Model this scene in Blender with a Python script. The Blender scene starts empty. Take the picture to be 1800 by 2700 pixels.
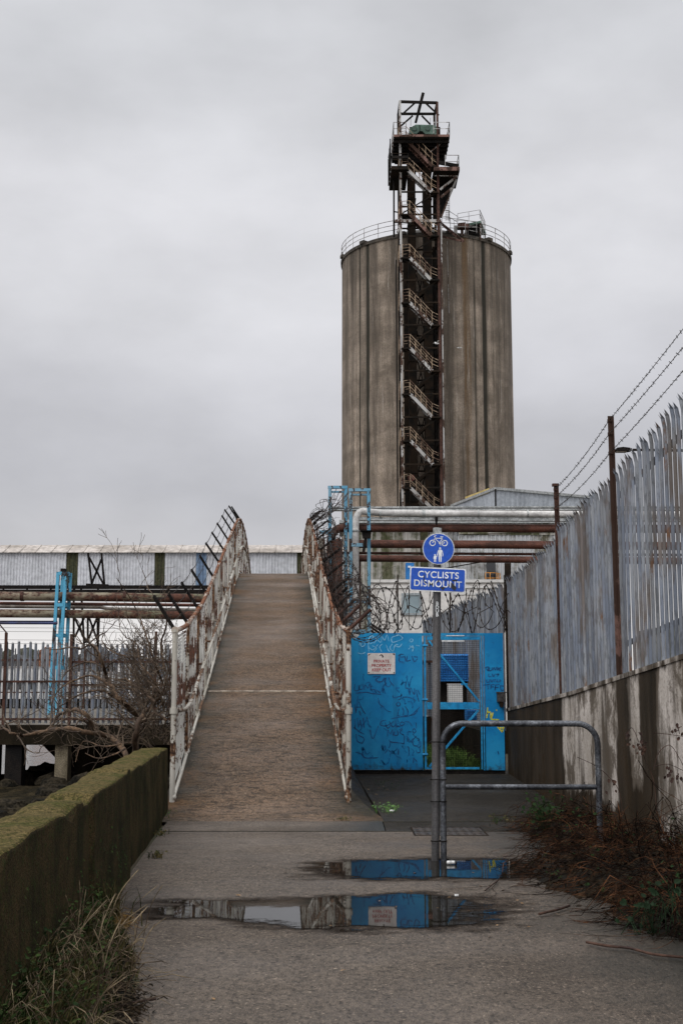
import bpy, bmesh, math, random
from mathutils import Vector, Matrix, noise as mnoise
RND = random.Random(11)
V = Vector
C = bpy.context.scene.collection
scene = bpy.context.scene

# ------------------------------------------------------------------ camera
CAM_H, FPX = 1.6, 3300.0
TH = math.atan(464.0 / FPX)
cam_d = bpy.data.cameras.new('camera')
cam_d.sensor_fit = 'VERTICAL'; cam_d.sensor_height = 36.0; cam_d.lens = 36.0 * FPX / 2700.0
cam_d.clip_start = 0.1; cam_d.clip_end = 5000
cam = bpy.data.objects.new('camera', cam_d); C.objects.link(cam)
cam.location = (0, 0, CAM_H); cam.rotation_euler = (math.pi / 2 + TH, 0, 0)
scene.camera = cam

# ------------------------------------------------------------------ world (overcast)
SUN_EL, SUN_ROT = math.radians(46), math.radians(215)
w = bpy.data.worlds.new('World'); scene.world = w; w.use_nodes = True
nt = w.node_tree; nt.nodes.clear()
def wn(t, **k):
    n = nt.nodes.new(t)
    for a, b in k.items(): setattr(n, a, b)
    return n
tc = wn('ShaderNodeTexCoord'); sep = wn('ShaderNodeSeparateXYZ'); nt.links.new(tc.outputs['Generated'], sep.inputs[0])
mp = wn('ShaderNodeMapping'); mp.inputs['Scale'].default_value = (1.5, 1.5, 3.0); mp.inputs['Location'].default_value = (3.1, 1.7, 0.4)
nt.links.new(tc.outputs['Generated'], mp.inputs[0])
nz = wn('ShaderNodeTexNoise'); nz.inputs['Scale'].default_value = 1.5; nz.inputs['Detail'].default_value = 3; nz.inputs['Roughness'].default_value = .45
nz.inputs['Distortion'].default_value = .3
nt.links.new(mp.outputs[0], nz.inputs['Vector'])
off = wn('ShaderNodeMath', operation='MULTIPLY_ADD'); nt.links.new(nz.outputs[0], off.inputs[0]); off.inputs[1].default_value = .13; off.inputs[2].default_value = -.065
ez = wn('ShaderNodeMath', operation='ADD'); nt.links.new(sep.outputs[2], ez.inputs[0]); nt.links.new(off.outputs[0], ez.inputs[1])
rp = wn('ShaderNodeValToRGB'); nt.links.new(ez.outputs[0], rp.inputs[0])
def lin(v):
    v /= 255.0
    return v / 12.92 if v <= .04045 else ((v + .055) / 1.055) ** 2.4
SKY = [(0.0, (252, 249, 245)), (.045, (238, 235, 234)), (.10, (203, 202, 205)), (.165, (193, 193, 198)), (.24, (204, 204, 209)),
       (.30, (214, 214, 218)), (.38, (220, 220, 224)), (.47, (208, 209, 213)), (.52, (206, 207, 211)), (.70, (255, 255, 255)), (1.0, (255, 255, 255))]
el = rp.color_ramp.elements
while len(el) > 1: el.remove(el[-1])
for i, (p, c) in enumerate(SKY):
    e = el[0] if i == 0 else el.new(p)
    e.position = p; e.color = (lin(c[0]), lin(c[1]), lin(c[2]), 1)
nz2 = wn('ShaderNodeTexNoise'); nz2.inputs['Scale'].default_value = 3.3; nz2.inputs['Detail'].default_value = 6; nz2.inputs['Roughness'].default_value = .52
nt.links.new(mp.outputs[0], nz2.inputs['Vector'])
br = wn('ShaderNodeMath', operation='MULTIPLY_ADD'); nt.links.new(nz2.outputs[0], br.inputs[0]); br.inputs[1].default_value = .62; br.inputs[2].default_value = .73
# zenith above the view brightened to add light to the scene
zr = wn('ShaderNodeMapRange'); nt.links.new(sep.outputs[2], zr.inputs[0])
zr.inputs[1].default_value = .50; zr.inputs[2].default_value = .8; zr.inputs[3].default_value = 1.0; zr.inputs[4].default_value = 1.55
bm_ = wn('ShaderNodeMath', operation='MULTIPLY'); nt.links.new(br.outputs[0], bm_.inputs[0]); nt.links.new(zr.outputs[0], bm_.inputs[1])
rear = wn('ShaderNodeMapRange'); nt.links.new(sep.outputs[1], rear.inputs[0])
rear.inputs[1].default_value = .15; rear.inputs[2].default_value = -.7; rear.inputs[3].default_value = 1.0; rear.inputs[4].default_value = 1.45  # unseen sky behind the camera brightened to light faces turned towards it
bm2 = wn('ShaderNodeMath', operation='MULTIPLY'); nt.links.new(bm_.outputs[0], bm2.inputs[0]); nt.links.new(rear.outputs[0], bm2.inputs[1]); bm_ = bm2
bg1 = wn('ShaderNodeBackground'); nt.links.new(rp.outputs[0], bg1.inputs[0]); nt.links.new(bm_.outputs[0], bg1.inputs[1])
sky = wn('ShaderNodeTexSky', sky_type='NISHITA'); sky.sun_disc = False; sky.sun_elevation = SUN_EL; sky.sun_rotation = SUN_ROT
bg2 = wn('ShaderNodeBackground'); nt.links.new(sky.outputs[0], bg2.inputs[0]); bg2.inputs[1].default_value = .08
mxs = wn('ShaderNodeMixShader'); mxs.inputs[0].default_value = .05
nt.links.new(bg1.outputs[0], mxs.inputs[1]); nt.links.new(bg2.outputs[0], mxs.inputs[2])
wo = wn('ShaderNodeOutputWorld'); nt.links.new(mxs.outputs[0], wo.inputs[0])

sun_d = bpy.data.lights.new('sun', 'SUN'); sun_d.energy = 1.5; sun_d.angle = math.radians(40); sun_d.color = (1, .975, .94)
sun = bpy.data.objects.new('sun', sun_d); C.objects.link(sun)
sdir = V((math.sin(SUN_ROT) * math.cos(SUN_EL), math.cos(SUN_ROT) * math.cos(SUN_EL), math.sin(SUN_EL)))
sun.rotation_euler = sdir.to_track_quat('Z', 'Y').to_euler(); sun.location = sdir * 60
scene.view_settings.view_transform = 'Standard'; scene.view_settings.look = 'None'
scene.view_settings.exposure = 0.0; scene.view_settings.gamma = 1.0

# ------------------------------------------------------------------ pixel -> place helpers (survey of the photograph)
cT, sT = math.cos(TH), math.sin(TH)
def ray(px, py):
    xc, yc = (px - 900) / FPX, (1350 - py) / FPX
    return xc, cT - yc * sT, sT + yc * cT
def at(px, py, Y):
    r = ray(px, py); t = Y / r[1]
    return V((r[0] * t, Y, CAM_H + r[2] * t))
def gp(px, py, z=0.0):
    r = ray(px, py); t = (z - CAM_H) / r[2]
    return V((r[0] * t, r[1] * t, z))
def lerp(a, b, t): return a + (b - a) * t
def interp(tab, x):
    if x <= tab[0][0]: return tab[0][1]
    for (a, b), (c, d) in zip(tab, tab[1:]):
        if x <= c: return lerp(b, d, (x - a) / (c - a))
    return tab[-1][1]
def smooth_interp(tab, x):
    n = len(tab)
    if x <= tab[0][0]: return tab[0][1]
    if x >= tab[-1][0]: return tab[-1][1]
    for i in range(n - 1):
        if x <= tab[i + 1][0]:
            x0, y0 = tab[i]; x1, y1 = tab[i + 1]; h = x1 - x0
            def slope(k):
                a, b = max(k - 1, 0), min(k + 1, n - 1)
                return (tab[b][1] - tab[a][1]) / (tab[b][0] - tab[a][0])
            m0, m1 = slope(i), slope(i + 1); t = (x - x0) / h
            return ((2*t**3 - 3*t*t + 1) * y0 + (t**3 - 2*t*t + t) * h * m0 + (-2*t**3 + 3*t*t) * y1 + (t**3 - t*t) * h * m1)

# ------------------------------------------------------------------ mesh builder
ORG = {}
class MB:
    def __init__(s): s.v = []; s.f = []; s.sm = []; s.att = []
    def add(s, vs, fs, smooth=False, att=None):
        o = len(s.v); s.v += [V(p) for p in vs]
        s.att += (att if att is not None else [0.0] * len(vs))
        for f in fs: s.f.append([o + i for i in f]); s.sm.append(smooth)
    def box(s, c, size, rot=None):
        c = V(c); hx, hy, hz = size[0] / 2, size[1] / 2, size[2] / 2
        vs = [V((x, y, z)) for x in (-hx, hx) for y in (-hy, hy) for z in (-hz, hz)]
        if rot is not None: vs = [rot @ p for p in vs]
        s.add([c + p for p in vs], [(0,1,3,2),(4,6,7,5),(0,4,5,1),(2,3,7,6),(0,2,6,4),(1,5,7,3)])
    def bx(s, a, b):
        s.box([(a[i] + b[i]) / 2 for i in range(3)], [abs(b[i] - a[i]) for i in range(3)])
    def beam(s, a, b, wd, ht, up=(0, 0, 1)):
        a, b = V(a), V(b); d = b - a
        if d.length < 1e-6: return
        y = d.normalized(); u = V(up)
        if abs(y.dot(u)) > .98: u = V((0, 1, 0)) if abs(y.y) < .9 else V((1, 0, 0))
        x = y.cross(u).normalized(); z = x.cross(y)
        s.box((a + b) / 2, (wd, d.length, ht), Matrix((x, y, z)).transposed())
    def tube(s, pts, r, n=8, closed=False, cap=True, smooth=True):
        pts = [V(p) for p in pts]; k = len(pts)
        if k < 2: return
        rs = r if isinstance(r, (list, tuple)) else [r] * k
        vs = []; nrm = None
        for i, p in enumerate(pts):
            if closed: t = pts[(i + 1) % k] - pts[i - 1]
            else: t = pts[min(i + 1, k - 1)] - pts[max(i - 1, 0)]
            if t.length < 1e-9: t = V((0, 0, 1))
            t.normalize()
            if nrm is None:
                nrm = t.orthogonal().normalized()
            else:
                nrm = nrm - t * nrm.dot(t)
                if nrm.length < 1e-6: nrm = t.orthogonal()
                nrm.normalize()
            bn = t.cross(nrm)
            for j in range(n):
                a = 2 * math.pi * j / n
                vs.append(p + (nrm * math.cos(a) + bn * math.sin(a)) * rs[i])
        fs = []
        for i in range(k if closed else k - 1):
            i2 = (i + 1) % k
            for j in range(n): fs.append((i*n + j, i*n + (j+1) % n, i2*n + (j+1) % n, i2*n + j))
        s.add(vs, fs, smooth)
        if cap and not closed:
            s.add([vs[j] for j in range(n)], [tuple(reversed(range(n)))])
            s.add([vs[(k-1)*n + j] for j in range(n)], [tuple(range(n))])
    def poly(s, pts, ext):
        pts = [V(p) for p in pts]; e = V(ext); n = len(pts)
        s.add(pts + [p + e for p in pts], [tuple(range(n)), tuple(reversed(range(n, 2*n)))] + [(i, i + n, (i+1) % n + n, (i+1) % n) for i in range(n)])
    def grid(s, rows, smooth=True, att=None):
        m, n = len(rows), len(rows[0]); vs = [p for r in rows for p in r]
        s.add(vs, [(i*n + j, i*n + j + 1, (i+1)*n + j + 1, (i+1)*n + j) for i in range(m-1) for j in range(n-1)], smooth, att)
    def disc(s, c, axis, r, th, n=24):
        c = V(c); ax = V(axis).normalized()
        s.tube([c - ax * th / 2, c + ax * th / 2], r, n, smooth=False)
    def ball(s, c, r, n=8, sc=(1, 1, 1)):
        c = V(c); rows = []
        for i in range(n + 1):
            th = math.pi * i / n
            rows.append([c + V((math.sin(th)*math.cos(a)*r*sc[0], math.sin(th)*math.sin(a)*r*sc[1], math.cos(th)*r*sc[2])) for a in [2*math.pi*j/(2*n) for j in range(2*n + 1)]])
        s.grid(rows)
    def clad(s, a, b, z0, z1, pitch, depth, z1b=None):
        """ribbed sheet wall from plan point a to b"""
        a, b = V((a[0], a[1], 0)), V((b[0], b[1], 0)); d = b - a; L = d.length; d.normalize(); nn = V((d.y, -d.x, 0))
        k = max(1, int(L / pitch)); lo = []; hi = []; z1b = z1 if z1b is None else z1b
        for i in range(k):
            for q, o in ((0, 0), (.35, 0), (.5, depth), (.85, depth)):
                t = (i + q) * L / k; p = a + d * t + nn * o; zt = lerp(z1, z1b, t / L)
                lo.append(V((p.x, p.y, z0))); hi.append(V((p.x, p.y, zt)))
        lo.append(V((b.x, b.y, z0))); hi.append(V((b.x, b.y, z1b)))
        s.grid([lo, hi], False)
    def build(s, name, mat, parent=None, attname=None):
        me = bpy.data.meshes.new(name)
        if parent is not None: o_ = ORG[parent]
        else:
            xs = [p.x for p in s.v]; ys = [p.y for p in s.v]; zs = [p.z for p in s.v]
            o_ = V(((min(xs) + max(xs)) / 2, (min(ys) + max(ys)) / 2, min(zs)))
        me.from_pydata([tuple(p - o_) for p in s.v], [], s.f)
        me.polygons.foreach_set('use_smooth', s.sm)
        if attname:
            a = me.attributes.new(attname, 'FLOAT', 'POINT'); a.data.foreach_set('value', s.att)
        me.materials.append(mat)
        ob = bpy.data.objects.new(name, me); C.objects.link(ob)
        ORG[ob] = o_
        if parent is not None: ob.parent = parent
        else: ob.location = o_
        return ob
def thing(name, label, cat, loc, group=None):
    o = bpy.data.objects.new(name, None); C.objects.link(o); o.empty_display_size = .2
    o.location = loc; o['label'] = label; o['category'] = cat
    if group: o['group'] = group
    ORG[o] = V(loc); return o
def tag(o, label, cat, group=None, kind=None):
    o['label'] = label; o['category'] = cat
    if group: o['group'] = group
    if kind: o['kind'] = kind
    return o
def struct(o, label, cat, kind='structure'):
    return tag(o, label, cat, kind=kind)
def text_mb(s, size, origin, right=(1, 0, 0), up=(0, 0, 1), depth=.002, bold=0.0, spacing=1.0, align='CENTER'):
    cu = bpy.data.curves.new('t', 'FONT'); cu.body = s; cu.size = size; cu.extrude = depth; cu.offset = bold
    cu.align_x = align; cu.align_y = 'CENTER'; cu.space_character = spacing
    ob = bpy.data.objects.new('t', cu); C.objects.link(ob)
    bpy.context.view_layer.update()
    me = bpy.data.meshes.new_from_object(ob.evaluated_get(bpy.context.evaluated_depsgraph_get()))
    r, u = V(right), V(up); nn = r.cross(u); mb = MB(); o = V(origin)
    mb.add([o + r * v.co.x + u * v.co.y + nn * v.co.z for v in me.vertices], [tuple(p.vertices) for p in me.polygons])
    bpy.data.objects.remove(ob); bpy.data.curves.remove(cu); bpy.data.meshes.remove(me)
    return mb
def ribbon(mb, pts, width, nrm, th=.0015):
    """flat stroke lying on a plane with normal nrm"""
    pts = [V(p) for p in pts]; n = V(nrm).normalized(); L = []; Rr = []
    for i, p in enumerate(pts):
        t = (pts[min(i+1, len(pts)-1)] - pts[max(i-1, 0)])
        if t.length < 1e-9: t = V((1, 0, 0))
        sd = t.normalized().cross(n); wd = width if not isinstance(width, list) else width[i]
        L.append(p + sd * wd / 2 + n * th); Rr.append(p - sd * wd / 2 + n * th)
    mb.grid([L, Rr], False)
def curve_pts(ctrl, k=6):
    """Catmull-Rom through control points"""
    P = [V(c) for c in ctrl]; out = []
    for i in range(len(P) - 1):
        p0, p1, p2, p3 = P[max(i-1, 0)], P[i], P[i+1], P[min(i+2, len(P)-1)]
        for j in range(k):
            t = j / k
            out.append(.5 * ((2*p1) + (p2 - p0)*t + (2*p0 - 5*p1 + 4*p2 - p3)*t*t + (3*p1 - p0 - 3*p2 + p3)*t**3))
    out.append(P[-1]); return out

# ------------------------------------------------------------------ materials
class Mt:
    def __init__(s, name):
        s.m = bpy.data.materials.new(name); s.m.use_nodes = True; s.nt = s.m.node_tree
        s.b = s.nt.nodes['Principled BSDF']; s.out = s.nt.nodes['Material Output']
        s.co = s.nt.nodes.new('ShaderNodeTexCoord').outputs['Object']
    def put(s, sock, v):
        if hasattr(v, 'is_linked'): s.nt.links.new(v, sock)
        elif isinstance(v, (tuple, list)) and len(v) == 3 and sock.type == 'RGBA': sock.default_value = (*v, 1)
        else: sock.default_value = v
    def map(s, sc, loc=(0, 0, 0), rot=(0, 0, 0), vec=None):
        n = s.nt.nodes.new('ShaderNodeMapping'); s.put(n.inputs[0], vec or s.co)
        n.inputs['Scale'].default_value = sc; n.inputs['Location'].default_value = loc; n.inputs['Rotation'].default_value = rot
        return n.outputs[0]
    def noise(s, scale, detail=4, rough=.55, vec=None, dist=0.0):
        n = s.nt.nodes.new('ShaderNodeTexNoise'); s.put(n.inputs['Vector'], vec or s.co)
        n.inputs['Scale'].default_value = scale; n.inputs['Detail'].default_value = detail
        n.inputs['Roughness'].default_value = rough; n.inputs['Distortion'].default_value = dist
        r = s.nt.nodes.new('ShaderNodeMapRange'); s.nt.links.new(n.outputs[0], r.inputs[0]); r.inputs[1].default_value = .26; r.inputs[2].default_value = .74
        return r.outputs[0]
    def voro(s, scale, vec=None, feat='F1', out=0):
        n = s.nt.nodes.new('ShaderNodeTexVoronoi'); n.feature = feat; s.put(n.inputs['Vector'], vec or s.co); n.inputs['Scale'].default_value = scale
        return n.outputs[out]
    def ramp(s, fac, stops, interp_='LINEAR'):
        n = s.nt.nodes.new('ShaderNodeValToRGB'); s.put(n.inputs[0], fac); e = n.color_ramp.elements; n.color_ramp.interpolation = interp_
        while len(e) > 1: e.remove(e[-1])
        for i, (p, c) in enumerate(stops):
            q = e[0] if i == 0 else e.new(p)
            if not isinstance(c, tuple): c = (c, c, c)
            q.position = p; q.color = (*c, 1)
        return n.outputs[0]
    def mix(s, fac, a, b, mode='MIX'):
        n = s.nt.nodes.new('ShaderNodeMix'); n.data_type = 'RGBA'; n.blend_type = mode
        s.put(n.inputs[0], fac); s.put(n.inputs[6], a); s.put(n.inputs[7], b); return n.outputs[2]
    def mth(s, op, a, b=0.0, c=None, clamp=False):
        n = s.nt.nodes.new('ShaderNodeMath'); n.operation = op; n.use_clamp = clamp; s.put(n.inputs[0], a); s.put(n.inputs[1], b)
        if c is not None: s.put(n.inputs[2], c)
        return n.outputs[0]
    def xyz(s, vec=None):
        n = s.nt.nodes.new('ShaderNodeSeparateXYZ'); s.put(n.inputs[0], vec or s.co); return n.outputs
    def attr(s, name):
        n = s.nt.nodes.new('ShaderNodeAttribute'); n.attribute_name = name; return n.outputs['Fac']
    def rng(s, v, a, b, c=0.0, d=1.0):
        n = s.nt.nodes.new('ShaderNodeMapRange'); s.put(n.inputs[0], v)
        for i, q in enumerate((a, b, c, d)): n.inputs[i + 1].default_value = q
        return n.outputs[0]
    def bump(s, h, strength=.3, dist=.01):
        n = s.nt.nodes.new('ShaderNodeBump'); s.put(n.inputs['Height'], h); n.inputs['Strength'].default_value = strength; n.inputs['Distance'].default_value = dist
        s.nt.links.new(n.outputs[0], s.b.inputs['Normal']); return n.outputs[0]
    def set(s, col=None, rough=None, metal=None, spec=None):
        if col is not None: s.put(s.b.inputs['Base Color'], col)
        if rough is not None: s.put(s.b.inputs['Roughness'], rough)
        if metal is not None: s.put(s.b.inputs['Metallic'], metal)
        if spec is not None: s.put(s.b.inputs['Specular IOR Level'], spec)
        return s.m
def gmat(name, c1, c2, scale=3.0, rough=.6, metal=0.0, bump=.15, st=(1, 1, 1), fine=40.0, fa=.35, lo=.35, hi=.65, bd=.004, spec=.3):
    m = Mt(name); v = m.map(st)
    n1 = m.noise(scale, 5, .6, v); n2 = m.noise(fine, 3, .6)
    c = m.mix(m.ramp(n1, [(lo, 0.0), (hi, 1.0)]), c1, c2)
    k = m.rng(n2, .3, .7, 1 - fa, 1 + fa)
    c = m.mix(1.0, c, m.ramp(m.rng(k, 0, 2), [(0, 0.0), (1, 1.0)]), 'MULTIPLY'); c = m.mix(1.0, c, (2, 2, 2), 'MULTIPLY')
    if bump: m.bump(m.mth('ADD', n1, n2), bump, bd)
    return m.set(c, m.rng(n1, .3, .7, max(rough - .12, .05), min(rough + .12, 1)), metal, spec)
def rusty(name, paint, rust, cover=.5, scale=3.0, st=(1, 1, .35), rough=.55, dark=(.03, .014, .009), soft=.04, p2=None, metal=0.0):
    """paint that has flaked away over rust; cover = share of rust"""
    m = Mt(name); v = m.map(st)
    n1 = m.noise(scale, 7, .68, v, .2); n2 = m.noise(scale * 6, 4, .6); n3 = m.noise(scale * .5, 3, .5, v)
    pc = m.mix(m.ramp(n3, [(.35, 0.0), (.65, 1.0)]), paint, p2 or tuple(c * .75 for c in paint))
    rc = m.mix(m.ramp(n2, [(.35, 0.0), (.7, 1.0)]), rust, dark)
    t = .32 + .36 * (1 - cover)
    mk = m.ramp(m.mth('ADD', n1, m.mth('MULTIPLY', m.mth('SUBTRACT', n2, .5), .25)), [(t - soft, 0.0), (t + soft, 1.0)])
    m.bump(m.mth('ADD', mk, m.mth('MULTIPLY', n2, .6)), .25, .003)
    return m.set(m.mix(mk, pc, rc), m.mix(mk, (rough,) * 3, (.85,) * 3), metal, .25)

def make_path(name, ca, cb, stone, ridged=False, darkened=0, sk=.6, spec=.3):
    m = Mt(name); v = m.co
    n1 = m.noise(.9, 6, .62); n2 = m.noise(9, 6, .7); n3 = m.noise(150, 2, .5)
    c = m.mix(m.ramp(n1, [(.25, 0.0), (.8, 1.0)]), ca, cb)
    c = m.mix(m.ramp(n2, [(.1, .75), (.55, 0.0)]), c, tuple(q * .5 for q in cb))
    h = m.mth('MULTIPLY', n3, .5)
    # exposed aggregate: scattered stones of three sizes, each stone with its own tone
    for k, (sc, lo, up) in enumerate(((105, .64, .22), (48, .84, .12), (30, .95, .04))):
        vd = m.voro(sc); vc = m.voro(sc, out=1); xs = m.xyz(vc); sel = xs[0]
        st = m.mth('MULTIPLY', m.ramp(vd, [(.28, 1.0), (.44, 0.0)]), m.ramp(sel, [(lo, 0.0), (lo + .04, 1.0)]))
        dk = m.mth('MULTIPLY', m.ramp(vd, [(.30, 1.0), (.5, 0.0)]), m.ramp(sel, [(up, 1.0), (up + .05, 0.0)]))
        c = m.mix(m.mth('MULTIPLY', st, sk), c, m.mix(xs[1], stone, tuple(q * .45 for q in stone)))
        c = m.mix(m.mth('MULTIPLY', dk, min(1, sk * 1.15)), c, tuple(q * .2 for q in ca)); h = m.mth('ADD', h, m.mth('SUBTRACT', st, dk))
    c = m.mix(m.rng(n3, 0, 1, 0, .75), c, m.mix(1.0, c, (.4, .4, .4), 'MULTIPLY'))
    if ridged:
        rv = m.map((1.0, 2.2, 1)); rn = m.noise(5.5, 7, .74, rv); fade = m.rng(m.xyz()[1], 0, -9, .12, 1)
        rk = m.mth('MULTIPLY', m.ramp(rn, [(.22, 1.0), (.42, 0.0)]), fade)
        c = m.mix(m.mth('MULTIPLY', rk, .75), c, (.020, .015, .010)); h = m.mth('SUBTRACT', h, m.mth('MULTIPLY', rk, 3.0))
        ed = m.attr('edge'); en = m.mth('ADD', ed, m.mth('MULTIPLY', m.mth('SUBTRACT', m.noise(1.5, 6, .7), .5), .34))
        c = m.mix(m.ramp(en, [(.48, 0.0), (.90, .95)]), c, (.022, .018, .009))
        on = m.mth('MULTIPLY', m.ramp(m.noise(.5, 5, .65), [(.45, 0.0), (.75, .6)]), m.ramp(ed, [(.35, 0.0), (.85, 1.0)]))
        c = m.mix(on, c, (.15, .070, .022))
    wv = m.noise(.45, 5, .62, m.map((1, 1.8, 1)))
    rr = m.ramp(m.mth('ADD', wv, m.mth('MULTIPLY', n3, .2)), [(.3, .42), (.85, .8)])
    if darkened:        # darker and a little smoother towards the right, with a noisy edge
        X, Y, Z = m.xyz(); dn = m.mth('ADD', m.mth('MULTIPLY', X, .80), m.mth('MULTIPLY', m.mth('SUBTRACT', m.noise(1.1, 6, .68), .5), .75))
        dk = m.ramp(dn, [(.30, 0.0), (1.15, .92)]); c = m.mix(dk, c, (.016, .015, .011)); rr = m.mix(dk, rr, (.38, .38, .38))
    gr = m.noise(40 if not ridged else 30, 4, .8, m.map((1, .38, 1))); c = m.mix(1.0, c, m.ramp(gr, [(.12, .42), (.5, 1.0), (.88, 1.75)] if False else [(.18, .22 if ridged else .36), (.5, .70 if ridged else .76), (.82, 1.0)]), 'MULTIPLY'); c = m.mix(1.0, c, (1.40, 1.40, 1.40), 'MULTIPLY')
    m.bump(m.mth('ADD', h, gr), .8, .006)
    return m.set(c, rr, 0, spec)

M_path = make_path('wet_concrete', (.132, .104, .082), (.082, .063, .049), (.40, .32, .25), darkened=1, sk=.66)
M_ramp = make_path('ramp_concrete', (.190, .118, .072), (.104, .064, .037), (.54, .41, .29), ridged=True, sk=.85)
M_pad = make_path('side_concrete', (.040, .034, .027), (.024, .021, .017), (.11, .09, .07), spec=.1)
def mk_sidewall():
    m = Mt('stained_render'); X, Y, Z = m.xyz(); 
    st = m.noise(2.6, 6, .62, m.map((1, 1, .16)), .15); fine = m.noise(34, 4, .65); big = m.noise(1.1, 5, .6)
    c = m.mix(m.ramp(big, [(.3, 0.0), (.7, 1.0)]), (.50, .455, .42), (.33, .295, .26))
    c = m.mix(m.ramp(m.mth('ADD', st, m.mth('MULTIPLY', fine, .12)), [(.52, 0.0), (.80, .92)]), c, (.06, .048, .036))
    c = m.mix(m.ramp(fine, [(.5, 0.0), (.9, .6)]), c, (.13, .115, .10))
    blot = m.noise(1.7, 7, .75, m.map((1, 1, .55), (2, 5, 1)), .4); c = m.mix(m.ramp(blot, [(.50, 0.0), (.62, .9)]), c, (.085, .068, .052))
    # wet run-off streaks under fence posts, darker foot, dark brown far end
    a = m.attr('darkened'); an = m.mth('ADD', a, m.mth('MULTIPLY', m.mth('SUBTRACT', m.noise(3.4, 7, .72, m.map((1, 1, .3), (7, 1, 0)), .3), .5), .9))
    c = m.mix(m.ramp(an, [(.36, 0.0), (.66, .97)]), c, m.mix(st, (.040, .026, .014), (.011, .009, .006)))
    m.bump(m.mth('ADD', fine, st), .3, .006)
    return m.set(c, m.ramp(an, [(.4, .85), (.6, .7)]), 0, .08)
M_side = mk_sidewall()
def mk_moss():
    m = Mt('mossy_concrete'); n1 = m.noise(2.2, 6, .65); n2 = m.noise(24, 5, .7); st = m.noise(3, 7, .72, m.map((1.4, 1.4, .8)), .4)
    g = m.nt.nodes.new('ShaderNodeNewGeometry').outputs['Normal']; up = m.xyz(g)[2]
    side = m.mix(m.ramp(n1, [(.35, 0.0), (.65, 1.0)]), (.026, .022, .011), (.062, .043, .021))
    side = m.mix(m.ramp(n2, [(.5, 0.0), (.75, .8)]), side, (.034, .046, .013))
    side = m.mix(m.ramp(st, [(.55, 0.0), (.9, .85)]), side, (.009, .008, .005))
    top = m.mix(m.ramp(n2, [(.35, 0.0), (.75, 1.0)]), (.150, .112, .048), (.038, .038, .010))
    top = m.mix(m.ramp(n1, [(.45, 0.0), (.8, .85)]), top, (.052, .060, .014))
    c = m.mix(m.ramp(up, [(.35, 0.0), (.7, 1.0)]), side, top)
    c = m.mix(m.ramp(m.noise(90, 2, .6), [(.35, .6), (.6, 0.0)]), c, (.015, .013, .009))
    m.bump(m.mth('ADD', n2, m.mth('MULTIPLY', m.noise(70, 3, .6), .7)), .8, .012)
    return m.set(c, .95, 0, .05)
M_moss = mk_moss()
M_mud = gmat('foreshore_mud', (.014, .012, .008), (.034, .027, .016), 1.4, .95, 0, .6, fine=14, bd=.08, spec=.02)
M_earth = gmat('earth', (.035, .036, .016), (.055, .043, .028), 1.2, .9, 0, .5, fine=30)
M_deckc = gmat('jetty_concrete', (.13, .115, .095), (.075, .065, .052), 1.6, .8, 0, .3, (1, 1, .4))
M_deckd = gmat('damp_jetty_concrete', (.007, .006, .004), (.018, .014, .009), 1.4, .95, 0, .3, (1, 1, .35), spec=.05)
M_pier = gmat('pale_pier_concrete', (.15, .125, .085), (.085, .070, .045), 2.5, .85, 0, .4, (1, 1, .4))
M_white = rusty('flaking_white_paint', (.60, .60, .57), (.14, .052, .025), .40, 2.4, (1, .14, .8), p2=(.36, .35, .32))
M_whiter = rusty('rusted_white_paint', (.44, .41, .36), (.12, .045, .02), .60, 2.4, (1, .14, .8), p2=(.30, .27, .23))
M_bar = rusty('white_pipe_paint', (.44, .42, .38), (.16, .085, .045), .42, 3.0, (1, .14, .4), p2=(.30, .28, .24))
M_rail = rusty('rusty_handrail', (.36, .30, .25), (.19, .070, .028), .80, 3.0, (1, .14, 1), dark=(.05, .022, .012))
M_rust = gmat('dark_rust', (.055, .022, .014), (.032, .015, .011), 5, .85, 0, .4, fine=60)
M_rustp = gmat('rusted_pipe', (.095, .034, .022), (.050, .022, .016), 1.6, .7, 0, .3, (1, 1, 2.2), fine=26)
M_rustm = rusty('lichened_pipe', (.19, .16, .115), (.085, .034, .022), .62, 1.2, (.6, 1, 2.0), dark=(.035, .016, .012), p2=(.10, .10, .06), soft=.12)
M_silver = gmat('lagged_pipe', (.52, .51, .50), (.34, .33, .325), 1.3, .5, 0, .1, (.5, 1, 1), fine=12, fa=.15)
M_black = gmat('black_steel', (.007, .0065, .0065), (.014, .012, .011), 3, .85, 0, .1, spec=.06)
M_dkst = gmat('dark_steel', (.008, .007, .006), (.020, .014, .010), 1.2, .85, 0, .2, spec=.06)
M_ltst = rusty('pale_steel', (.33, .325, .32), (.06, .035, .025), .40, 1.2, (1, 1, .4), p2=(.22, .21, .20))
M_redst = rusty('red_oxide_steel', (.14, .075, .06), (.035, .018, .012), .60, 1.0, (1, 1, .5))
M_ochre = rusty('ochre_paint', (.30, .22, .15), (.14, .085, .06), .42, 2.0)
M_green = gmat('green_machine_paint', (.075, .125, .100), (.045, .080, .062), .8, .6, 0, .1, fine=4, fa=.2)
M_gblue = rusty('faded_blue_paint', (.075, .235, .36), (.05, .04, .035), .26, 3, (1, 1, .4), p2=(.16, .29, .38))
M_blue2 = rusty('clear_blue_paint', (.07, .29, .44), (.035, .05, .06), .26, 2.2, (1, 1, .3), p2=(.11, .35, .50), rough=.5)
M_wire = gmat('rusty_wire', (.012, .009, .008), (.026, .017, .013), 8, .7, 0, 0)
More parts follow.
